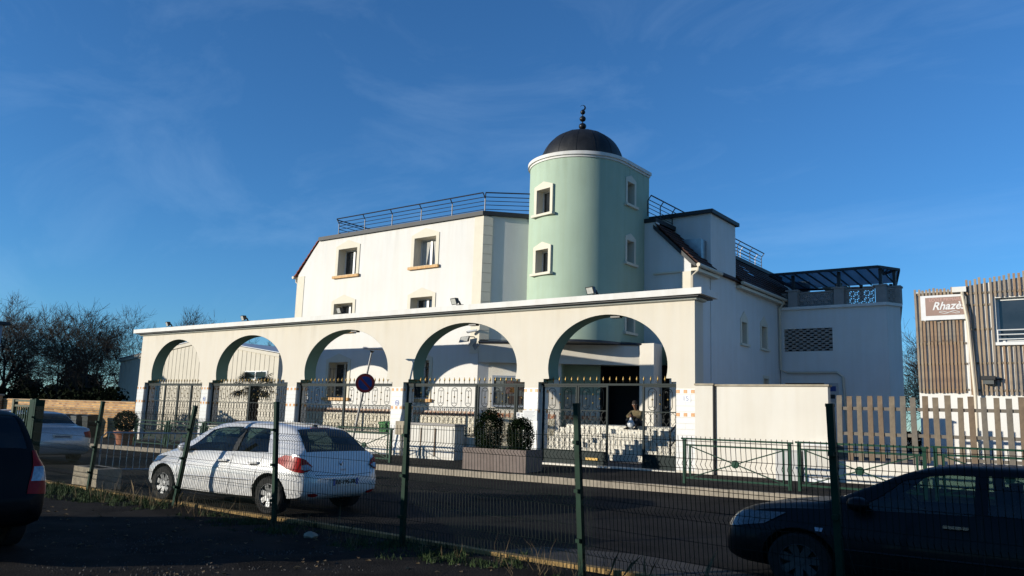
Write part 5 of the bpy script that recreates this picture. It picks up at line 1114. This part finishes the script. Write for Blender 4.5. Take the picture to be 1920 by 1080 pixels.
    for sx in seats:
        for sg in (-1, 1):
            q = MB(); q.prism([(sx-.02, .42), (sx+.45, .42), (sx+.45, .52), (sx+.12, .56), (sx-.08, 1.05), (sx-.2, 1.05)], lambda x, z: (x, sg*.37-.22, z), lambda x, z: (x, sg*.37+.22, z)).build('seat', 'seat_cloth', t); MB().box(sx-.2, sx-.1, sg*.37-.12, sg*.37+.12, 1.07, 1.24).build('headrest', 'seat_cloth', t)
    return t, tree
def surf(tree, o, d, off=.006):
    r = tree.ray_cast(Vector(o), Vector(d).normalized(), 6)
    return r[0]+r[1]*off if r[0] is not None and r[1].dot(Vector(d)) < 0 else (r[0]-r[1]*off if r[0] is not None else Vector(o)+Vector(d).normalized()*1.0)
def decal(tree, name, m, parent, org, u, v, d, top, bot, n=10, rows=5, off=.006):
    """patch between two polylines (in u,v of a plane) laid onto the body"""
    def at(pl, f):
        f *= len(pl)-1; i = min(int(f), len(pl)-2); a, b = pl[i], pl[i+1]; t = f-i; return (lerp(a[0], b[0], t), lerp(a[1], b[1], t))
    def f(s, r):
        a, b = at(top, s), at(bot, s); q = (lerp(a[0], b[0], r), lerp(a[1], b[1], r)); return surf(tree, Vector(org)+Vector(u)*q[0]+Vector(v)*q[1]-Vector(d)*2, d, off)
    return grid_patch(f, n, rows).build(name, m, parent, 50, keep=True)
def seam(tree, pts, parent, sg, r=.005, m='seam', name='seam'):
    out_ = []
    for (x0, z0), (x1, z1) in zip(pts[:-1], pts[1:]):
        for k in range(6): out_.append(surf(tree, (lerp(x0, x1, k/6), sg*3, lerp(z0, z1, k/6)), (0, -sg, 0), .0))
    out_.append(surf(tree, (pts[-1][0], sg*3, pts[-1][1]), (0, -sg, 0), .0)); return MB().tube(out_, r, 4).build(name, m, parent)
# --- white hatchback
ST = [ # x, zb, belt, zt, w, wb, wr
 (0, .46, .60, .615, .60, .56, .50), (.03, .37, .68, .70, .70, .66, .60), (.08, .31, .74, .765, .775, .73, .66), (.13, .28, .86, .885, .80, .765, .69), (.17, .26, .96, 1.0, .815, .775, .69), (.24, .25, .985, 1.09, .83, .785, .665), (.33, .24, .985, 1.19, .842, .79, .63), (.45, .235, .98, 1.305, .85, .79, .59),
 (.58, .23, .975, 1.395, .853, .79, .56), (.85, .22, .965, 1.45, .856, .79, .56), (1.3, .21, .95, 1.487, .857, .79, .565), (1.8, .20, .935, 1.487, .857, .79, .565), (2.2, .20, .925, 1.45, .857, .785, .565), (2.5, .20, .915, 1.355, .856, .78, .58), (2.8, .20, .905, 1.20, .853, .77, .61), (3.05, .21, .895, 1.055, .85, .75, .64),
 (3.2, .21, .885, .985, .845, .73, .62), (3.45, .22, .85, .925, .83, .70, .57), (3.7, .23, .78, .845, .79, .66, .52), (3.87, .25, .68, .745, .70, .60, .47), (3.97, .28, .58, .63, .58, .50, .40), (4.03, .34, .46, .48, .42, .38, .30)]
cw = Car(ST)
t1, T1 = build_car('white_hatchback', 'white hatchback car with red tail lamps parked beyond the wire fence', cw, 'car_white', (.72, 3.29), .305,
    [(lambda t: lerp(1.66, 1.66, t), lambda t: lerp(2.98, 2.36, t), .05, .90), (lambda t: lerp(.84, 1.06, t), lambda t: 1.58, .06, .90)], (2.28, 3.06, .90, .93, .98), (.19, .57, .93, .88, 1.0), cabin=(.50, 2.95))
for sg in (1, -1):
    # tail lamp wraps the rear corner
    d = Vector((.80, -sg*.60, 0)); u = Vector((.60, sg*.80, 0)); org = (.28, sg*.72, 0)
    decal(T1, 'tail_lamp', 'lamp_red', t1, org, u, (0, 0, 1), d, [(-.20, .80), (-.10, .90), (.02, .955), (.16, .965), (.26, .90)], [(-.16, .73), (-.06, .70), (.04, .72), (.14, .76), (.25, .83)], 40, 8, .02)
    decal(T1, 'reversing_lamp', 'lamp_clear', t1, org, u, (0, 0, 1), d, [(-.19, .785), (-.12, .825), (-.05, .82)], [(-.165, .745), (-.10, .735), (-.05, .75)], 12, 4, .028)
    decal(T1, 'lamp_edge', 'seam', t1, org, u, (0, 0, 1), d, [(-.215, .80), (-.16, .735), (-.05, .71), (.05, .73)], [(-.20, .80), (-.155, .745), (-.05, .72), (.05, .74)], 12, 1, .012)
    decal(T1, 'headlamp', 'head_glass', t1, (3.7, sg*.62, 0), Vector((.6, -sg*.8, 0)), (0, 0, 1), Vector((-.8, -sg*.6, 0)), [(-.32, .80), (0, .76), (.2, .70)], [(-.28, .70), (0, .63), (.18, .60)], 10, 4, .008)
    seam(T1, [(1.62, .93), (1.60, .45), (1.66, .27)], t1, sg); seam(T1, [(2.93, .90), (2.90, .50), (2.86, .28)], t1, sg); seam(T1, [(.92, .95), (1.0, .70), (1.04, .52), (1.12, .30)], t1, sg); seam(T1, [(2.86, .28), (1.14, .25)], t1, sg)
    seam(T1, [(2.80, .50), (1.10, .53)], t1, sg, .011, 'car_white', 'rub_strip'); seam(T1, [(2.75, .487), (1.15, .517)], t1, sg, .004, 'seam', 'rub_line')
    for x in (1.78, 1.08): 
        h = MB(); p = surf(T1, (x, sg*3, .80), (0, -sg, 0), .02); h.bar(p+Vector((-.1, 0, .01)), p+Vector((.1, 0, -.0)), .03, .03).build('door_handle', 'car_white', t1); MB().bar(p+Vector((-.09, -sg*.012, -.022)), p+Vector((.09, -sg*.012, -.03)), .008, .016).build('handle_gap', 'seam', t1)
    p = surf(T1, (2.78, sg*3, .95), (0, -sg, 0), .0); mm = MB().sphere(p+Vector((0, sg*.10, .03)), .1, 12, 8, .8).build('mirror', 'car_white', t1, 60); MB().bar(p, p+Vector((0, sg*.06, .0)), .05, .05).build('mirror_stalk', 'black_trim', mm)
    decal(T1, 'pillar_trim', 'black_trim', t1, (0, 0, 0), (1, 0, 0), (0, 0, 1), (0, -sg, 0), [(1.56, 1.36), (1.68, 1.36)], [(1.57, .97), (1.67, .97)], 2, 6, .004)
for s in (-1, 1): decal(T1, 'bumper_reflector', 'lamp_red', t1, (0, 0, 0), (0, 1, 0), (0, 0, 1), (1, 0, 0), [(s*.50, .36), (s*.60, .385), (s*.70, .38)], [(s*.52, .33), (s*.60, .325), (s*.67, .34)], 6, 2, .012)
decal(T1, 'plate_recess', 'car_white', t1, (0, 0, 0), (0, 1, 0), (0, 0, 1), (1, 0, 0), [(-.33, .60), (.33, .60)], [(-.31, .47), (.31, .47)], 8, 3, .006)
pl = MB().box(-.022, -.012, -.26, .26, .485, .595).build('number_plate', 'plate_white', t1)
for y0, y1 in ((-.26, -.215), (.215, .26)): MB().box(-.025, -.022, y0, y1, .487, .593).build('plate_band', 'plaque_blue', pl)
text('BE-195-FR', .098, 'plate_ink', pl, (-.025, 0, .538), (pi/2, 0, -pi/2), 'lettering', bold=.002)
p = surf(T1, (-2, 0, .83), (1, 0, 0), .012); MB().add([p+Vector((0, 0, .06)), p+Vector((0, .042, 0)), p+Vector((0, 0, -.06)), p+Vector((0, -.042, 0)), p+Vector((-.01, 0, .028)), p+Vector((-.01, .02, 0)), p+Vector((-.01, 0, -.028)), p+Vector((-.01, -.02, 0))], [(0, 1, 5, 4), (1, 2, 6, 5), (2, 3, 7, 6), (3, 0, 4, 7)]).build('diamond_badge', 'chrome', t1)
text('C L I O', .035, 'chrome', t1, (.045, 0, .735), (pi/2, 0, -pi/2), 'badge_letters', bold=.001)
b = MB(); q = [surf(T1, (-2, y, z), (1, 0, 0), .001) for y, z in [(-.70, .98), (-.66, .80), (-.58, .665), (0, .64), (.58, .665), (.66, .80), (.70, .98)]]; b.tube(q, .005, 4).build('tailgate_seam', 'seam', t1)
MB().tube([(.10, -.10, .665), (.10, .10, .665)], .018, 6).build('boot_handle', 'black_trim', t1)
an = MB(); p = cw.topp(.72, 0); an.lathe([(.05, 0), (.045, .018), (.015, .03), (.001, .032)], p, 10); an.tube([p+Vector((.01, 0, .02)), p+Vector((-.03, 0, .12))], .006, 5); an.build('antenna', 'black_trim', t1)
MB().tube([(.60, -.2, 1.40), (.59, 0, 1.402), (.60, .2, 1.40)], .012, 6).build('brake_light', 'lamp_red', t1)
b = MB(); 
for k in range(3): b.tube([surf(T1, (1.9+.09*k, -3, .40+.012*k), (0, 1, 0), .002), surf(T1, (2.0+.07*k, -3, .43-.01*k), (0, 1, 0), .002), surf(T1, (2.06+.08*k, -3, .41), (0, 1, 0), .002)], .004, 4)
b.build('scratch', 'seam', t1)
# --- dark car at right
ST2 = [(0, .42, .60, .62, .55, .5, .45), (.05, .30, .80, .84, .74, .68, .6), (.14, .25, .96, 1.0, .83, .77, .66), (.3, .23, .98, 1.12, .85, .78, .62), (.6, .22, .975, 1.33, .865, .785, .57), (.9, .2, .965, 1.41, .87, .785, .56), (1.5, .19, .95, 1.455, .875, .785, .56), (2.0, .19, .935, 1.45, .875, .785, .56), (2.4, .19, .925, 1.385, .875, .78, .57), (2.8, .19, .915, 1.20, .872, .77, .61), (3.1, .19, .905, 1.04, .868, .755, .65),
 (3.25, .2, .895, .975, .862, .74, .64), (3.6, .2, .865, .92, .845, .715, .6), (3.95, .21, .80, .86, .80, .68, .56), (4.12, .23, .72, .78, .73, .63, .52), (4.22, .26, .60, .64, .62, .54, .45), (4.28, .34, .48, .5, .46, .42, .36)]
c2 = Car(ST2)
t2, T2 = build_car('dark_saloon', 'dark navy car in shade at the lower right behind the fence', c2, 'car_navy', (.78, 3.42), .31,
    [(lambda t: 1.92, lambda t: lerp(3.02, 2.46, t), .05, .90), (lambda t: lerp(.86, 1.0, t), lambda t: 1.82, .06, .90)], (2.36, 3.10, .90, .93, .98), (.2, .62, .88, .86, 1.02), cabin=(.6, 3.0), seats=(.95, 1.85), rearglass='car_glass', rimm='rim_shaded')
for sg in (1, -1):
    decal(T2, 'headlamp', 'head_glass', t2, (3.95, sg*.66, 0), Vector((.6, -sg*.8, 0)), (0, 0, 1), Vector((-.8, -sg*.6, 0)), [(-.3, .82), (0, .80), (.24, .74)], [(-.22, .68), (0, .62), (.22, .58)], 10, 4, .010)
    seam(T2, [(1.87, .93), (1.85, .45), (1.9, .25)], t2, sg); seam(T2, [(3.0, .9), (2.95, .5), (2.9, .26)], t2, sg); seam(T2, [(1.0, .95), (1.1, .6), (1.2, .28)], t2, sg)
    for x in (2.06, 1.2): p = surf(T2, (x, sg*3, .83), (0, -sg, 0), .02); MB().bar(p+Vector((-.1, 0, 0)), p+Vector((.1, 0, .0)), .03, .03).build('door_handle', 'chrome', t2)
    p = surf(T2, (2.86, sg*3, .95), (0, -sg, 0), .0); mm = MB().sphere(p+Vector((0, sg*.11, .04)), .105, 12, 8, .75).build('mirror', 'car_navy', t2, 60); MB().bar(p, p+Vector((0, sg*.06, .0)), .05, .05).build('mirror_stalk', 'black_trim', mm)
    decal(T2, 'side_repeater', 'lamp_clear', t2, (0, 0, 0), (1, 0, 0), (0, 0, 1), (0, -sg, 0), [(3.18, .70), (3.26, .70)], [(3.19, .665), (3.25, .665)], 3, 2, .008)
    seam(T2, [(3.0, .50), (1.2, .52)], t2, sg, .012, 'black_trim', 'rub_strip')
st_ = MB(); 
for k in range(24): a, a2 = 2*pi*k/24, 2*pi*(k+1)/24; f = lambda a: Vector((2.42+.10*sin(a), .37+.19*cos(a), .93+.17*sin(a))); st_.tube([f(a), f(a2)], .014, 5, False)
st_.bar((2.42, .2, .93), (2.42, .54, .93), .03, .02); st_.build('steering_wheel', 'black_trim', t2)
MB().prism([(2.45, .6), (3.05, .6), (3.05, .93), (2.6, .94)], lambda x, z: (x, -.68, z), lambda x, z: (x, .68, z)).build('dashboard', 'car_interior', t2)
decal(T2, 'grille', 'black_trim', t2, (0, 0, 0), (0, 1, 0), (0, 0, 1), (-1, 0, 0), [(-.35, .62), (.35, .62)], [(-.3, .5), (.3, .5)], 8, 3, .008)
# --- silver saloon at left
ST3 = [(0, .44, .62, .65, .6, .55, .5), (.05, .32, .84, .87, .76, .70, .62), (.12, .27, .96, 1.0, .82, .76, .68), (.3, .25, .985, 1.03, .85, .78, .70), (.55, .24, .985, 1.06, .86, .785, .68), (.8, .23, .98, 1.18, .865, .785, .63), (1.1, .22, .97, 1.345, .87, .785, .57), (1.4, .21, .96, 1.405, .872, .785, .555), (2.0, .2, .945, 1.43, .875, .785, .555), (2.5, .2, .93, 1.385, .875, .78, .56), (2.9, .2, .92, 1.2, .872, .77, .60), (3.25, .2, .91, 1.02, .868, .755, .65),
 (3.4, .2, .9, .965, .862, .74, .64), (3.8, .21, .85, .90, .84, .71, .59), (4.15, .22, .76, .81, .78, .66, .53), (4.33, .26, .6, .64, .62, .54, .45), (4.4, .34, .48, .5, .46, .42, .36)]
c3 = Car(ST3)
t3, T3 = build_car('silver_saloon', 'silver saloon car seen from behind at the far left', c3, 'car_silver', (.9, 3.55), .31,
    [(lambda t: 2.0, lambda t: lerp(3.15, 2.6, t), .05, .9), (lambda t: lerp(1.12, 1.32, t), lambda t: 1.92, .06, .9)], (2.5, 3.22, .9, .93, .98), (.66, 1.16, .92, .88, 1.0), cabin=(.75, 3.1), seats=(1.3, 2.1))
for sg in (1, -1): decal(T3, 'tail_lamp', 'lamp_red', t3, (.2, sg*.74, 0), Vector((.5, sg*.86, 0)), (0, 0, 1), Vector((.86, -sg*.5, 0)), [(-.22, .88), (0, .92), (.18, .92)], [(-.2, .74), (0, .72), (.16, .76)], 10, 4, .010)
p3 = MB().box(.012, .022, -.26, .26, .70, .81).build('number_plate', 'plate_white', t3); text('CQ-521-VM', .095, 'plate_ink', p3, (.010, 0, .753), (pi/2, 0, -pi/2), 'lettering', bold=.002) if 0 else MB().box(.008, .012, -.2, .2, .735, .775).build('worn_print', 'ink_grey', p3)
# --- dark people carrier, left edge
ST4 = [(0, .46, .62, .64, .66, .62, .58), (.04, .36, .70, .74, .78, .74, .68), (.10, .32, .92, .98, .84, .80, .74), (.18, .3, 1.0, 1.16, .86, .81, .72), (.32, .28, 1.0, 1.42, .87, .81, .67), (.46, .27, 1.0, 1.58, .875, .81, .63), (.7, .26, .995, 1.63, .88, .81, .62), (1.4, .24, .98, 1.66, .885, .81, .62), (2.3, .22, .96, 1.65, .885, .81, .62), (2.8, .22, .95, 1.55, .885, .8, .63), (3.2, .22, .94, 1.32, .88, .79, .65), (3.55, .22, .93, 1.08, .875, .77, .68),
 (3.75, .22, .91, .98, .865, .75, .64), (4.1, .23, .83, .89, .82, .7, .58), (4.35, .26, .66, .7, .68, .58, .48), (4.45, .34, .5, .52, .5, .45, .38)]
c4 = Car(ST4)
t4, T4 = build_car('dark_people_carrier', 'black people carrier with tall red tail lamp at the left edge', c4, 'car_black', (.8, 3.55), .32,
    [(lambda t: 2.2, lambda t: lerp(3.4, 2.8, t), .05, .9), (lambda t: 1.2, lambda t: 2.1, .06, .9), (lambda t: lerp(.5, .6, t), lambda t: 1.1, .06, .9)], (2.75, 3.5, .9, .93, 1.0), (.2, .46, .88, .86, 1.05), cabin=(.5, 3.3), glass='car_glass_dark', seats=(1.3, 2.3))
for sg in (1, -1):
    d = Vector((.8, -sg*.6, 0)); u = Vector((.6, sg*.8, 0)); org = (.22, sg*.78, 0)
    decal(T4, 'tail_lamp', 'lamp_red', t4, org, u, (0, 0, 1), d, [(-.10, 1.16), (.08, 1.16)], [(-.26, .68), (.07, .66)], 8, 10, .010)
    decal(T4, 'reversing_lamp', 'lamp_clear', t4, org, u, (0, 0, 1), d, [(-.15, .98), (.07, .98)], [(-.20, .82), (.065, .82)], 6, 4, .015)
def put(t, x, y, z, rz, s=1.0, zs=1.0): t.location = (x, y, z); t.rotation_euler.z = rz; t.scale = (s, s, s*zs)
def put_at(t, local, world, rz, s, zs=1): v = Matrix.Rotation(rz, 3, 'Z') @ (Vector((local[0], local[1], 0))*s); put(t, world[0]-v.x, world[1]-v.y, world[2], rz, s, zs)
put_at(t1, (.72, .79), (-11.54, 8.75, 0), radians(184.0), 1.14, .90); put(t2, .95, 10.05, zr(-1, 10)-.01, pi, 1.12, .86); put(t3, -24.7, 11.3, zr(-26, 11), pi, 1.06); put(t4, -10.15, 3.72, 0, pi, 1.0)

# ------------------------------------------------------------------ seated person on the top step
def skinned(name, m, parent, joints, edges, sub=2):
    me = bpy.data.meshes.new(name); o0 = rootloc(parent); me.from_pydata([Vector(j[0])-o0 for j in joints], edges, []); ob = bpy.data.objects.new(name, me); COL.objects.link(ob)
    md = ob.modifiers.new('s', 'SKIN'); md.use_smooth_shade = True
    for i, j in enumerate(joints): me.skin_vertices[0].data[i].radius = (j[1], j[2] if len(j) > 2 else j[1])
    me.skin_vertices[0].data[0].use_root = True; s = ob.modifiers.new('u', 'SUBSURF'); s.levels = sub; s.render_levels = sub
    bpy.context.view_layer.update(); m2 = bpy.data.meshes.new_from_object(ob.evaluated_get(bpy.context.evaluated_depsgraph_get())); bpy.data.objects.remove(ob); m2.materials.clear(); m2.materials.append(MT[m]); o = bpy.data.objects.new(name, m2)
    for p in m2.polygons: p.use_smooth = True
    return link(o, parent)
bx, by, bz = -13.95, 26.25, 1.60
pe = thing('person', 'person in olive jacket and dark trousers sitting on the steps holding a bag', 'person', (bx, by, bz))
V_ = lambda x, y, z: (bx+x, by+y, bz+z)
skinned('body', 'skin', pe, [(V_(0, .08, .12), .11), (V_(0, .02, .42), .10), (V_(0, -.10, .58), .05), (V_(0, -.17, .66), .062), (V_(0, -.20, .75), .088), (V_(0, -.19, .82), .075), (V_(-.18, -.05, .48), .05), (V_(-.24, -.26, .30), .042), (V_(-.07, -.36, .34), .03), (V_(-.03, -.40, .37), .035), (V_(.18, -.05, .48), .05), (V_(.24, -.26, .30), .042), (V_(.07, -.38, .32), .03), (V_(.03, -.43, .32), .035)],
        [(0, 1), (1, 2), (2, 3), (3, 4), (4, 5), (1, 6), (6, 7), (7, 8), (8, 9), (1, 10), (10, 11), (11, 12), (12, 13)])
for sx, hx, hy, hz_ in ((-1, -.03, -.42, .37), (1, .03, -.45, .32)):
    for k in range(4): f = MB(); o = Vector(V_(hx+sx*(-.03+.018*k), hy-.015, hz_+.02)); f.tube([o, o+Vector((0, -.03, -.005)), o+Vector((-sx*.01, -.035, -.035)), o+Vector((-sx*.01, -.015, -.05))], [.010, .0095, .009, .007], 6).build('finger', 'skin', pe, 60)
    o = Vector(V_(hx-sx*.03, hy+.01, hz_)); MB().tube([o, o+Vector((-sx*.02, -.025, .0)), o+Vector((-sx*.012, -.05, -.015))], [.011, .010, .008], 6).build('thumb', 'skin', pe, 60)
skinned('jacket', 'jacket', pe, [(V_(0, .08, .08), .17, .14), (V_(0, .05, .30), .17, .14), (V_(0, -.01, .47), .16, .12), (V_(-.19, -.04, .47), .085), (V_(-.26, -.25, .30), .07), (V_(-.12, -.33, .335), .055), (V_(.19, -.04, .47), .085), (V_(.26, -.25, .30), .07), (V_(.12, -.35, .32), .055), (V_(0, -.07, .56), .075)], [(0, 1), (1, 2), (2, 3), (3, 4), (4, 5), (2, 6), (6, 7), (7, 8), (2, 9)])
skinned('trousers', 'trousers', pe, [(V_(0, .06, .08), .15, .11), (V_(-.11, .0, .09), .095), (V_(-.19, -.36, .24), .075), (V_(-.17, -.42, -.06), .055), (V_(.11, .0, .09), .095), (V_(.19, -.36, .24), .075), (V_(.17, -.42, -.06), .055)], [(0, 1), (1, 2), (2, 3), (0, 4), (4, 5), (5, 6)])
for sx in (-1, 1): MB().add([V_(sx*.17-.05, -.62, -.15), V_(sx*.17+.05, -.62, -.15), V_(sx*.17+.05, -.36, -.15), V_(sx*.17-.05, -.36, -.15), V_(sx*.17-.04, -.60, -.10), V_(sx*.17+.04, -.60, -.10), V_(sx*.17+.045, -.38, -.05), V_(sx*.17-.045, -.38, -.05)], [(0, 3, 2, 1), (4, 5, 6, 7), (0, 1, 5, 4), (1, 2, 6, 5), (2, 3, 7, 6), (3, 0, 4, 7)]).build('shoe', 'black_trim', pe)
hc = V_(0, -.185, .80)
MB().lathe([(.001, .105), (.05, .095), (.085, .06), (.098, .01), (.092, -.03)], hc, 14).build('hair', 'hair', pe, 60)
for sx in (-1, 1): MB().sphere(V_(sx*.033, -.285, .76), .010, 8, 5).build('eye', 'plaque_white', pe); MB().sphere(V_(sx*.088, -.19, .745), .022, 8, 5).build('ear', 'skin', pe)
MB().add([V_(0, -.285, .765), V_(-.014, -.285, .725), V_(.014, -.285, .725), V_(0, -.315, .728)], [(0, 1, 3), (0, 3, 2), (1, 2, 3)]).build('nose', 'skin', pe); MB().box(*[bx-.025, bx+.025, by-.288, by-.278, bz+.698, bz+.706]).build('mouth', 'terracotta', pe)
bg_ = thing('plastic_bag', 'white plastic carrier bag held between the knees of the seated person', 'bag', V_(0, -.46, .1))
b = MB(); R = random.Random(2); pr = [(.02, .30), (.035, .26), (.05, .20), (.11, .12), (.135, .04), (.12, -.05), (.06, -.09), (.002, -.095)]; n = 14; vs = []
for r, z in pr:
    for k in range(n): a = 2*pi*k/n; q = r*(1+.14*sin(5*a+z*30)+R.uniform(-.06, .06)); vs.append(V_(q*cos(a), -.46+q*.8*sin(a), .02+z))
b.add(vs, [(i*n+k, i*n+(k+1) % n, (i+1)*n+(k+1) % n, (i+1)*n+k) for i in range(len(pr)-1) for k in range(n)]); b.build('sack', 'plastic_bag', bg_, 60)

# ------------------------------------------------------------------ garage added unseen behind the viewer to shade the right foreground
ga = thing('sun_blocker', 'plain rendered garage added behind the viewpoint, outside the picture, to cast shade', 'blocker', (-9.3, -5, 0))
MB().box(-12.6, -6.2, -8, -2.6, -.2, 4.4).build('wall', 'stone_grey', ga); MB().box(-12.8, -6.0, -8.2, -2.4, 4.4, 4.6).build('roof', 'roof_cap', ga); MB().box(-11.5, -8.5, -2.6, -2.55, 0, 2.4).build('door', 'cabinet_grey', ga)  # parts of the added, unseen garage that casts the shade
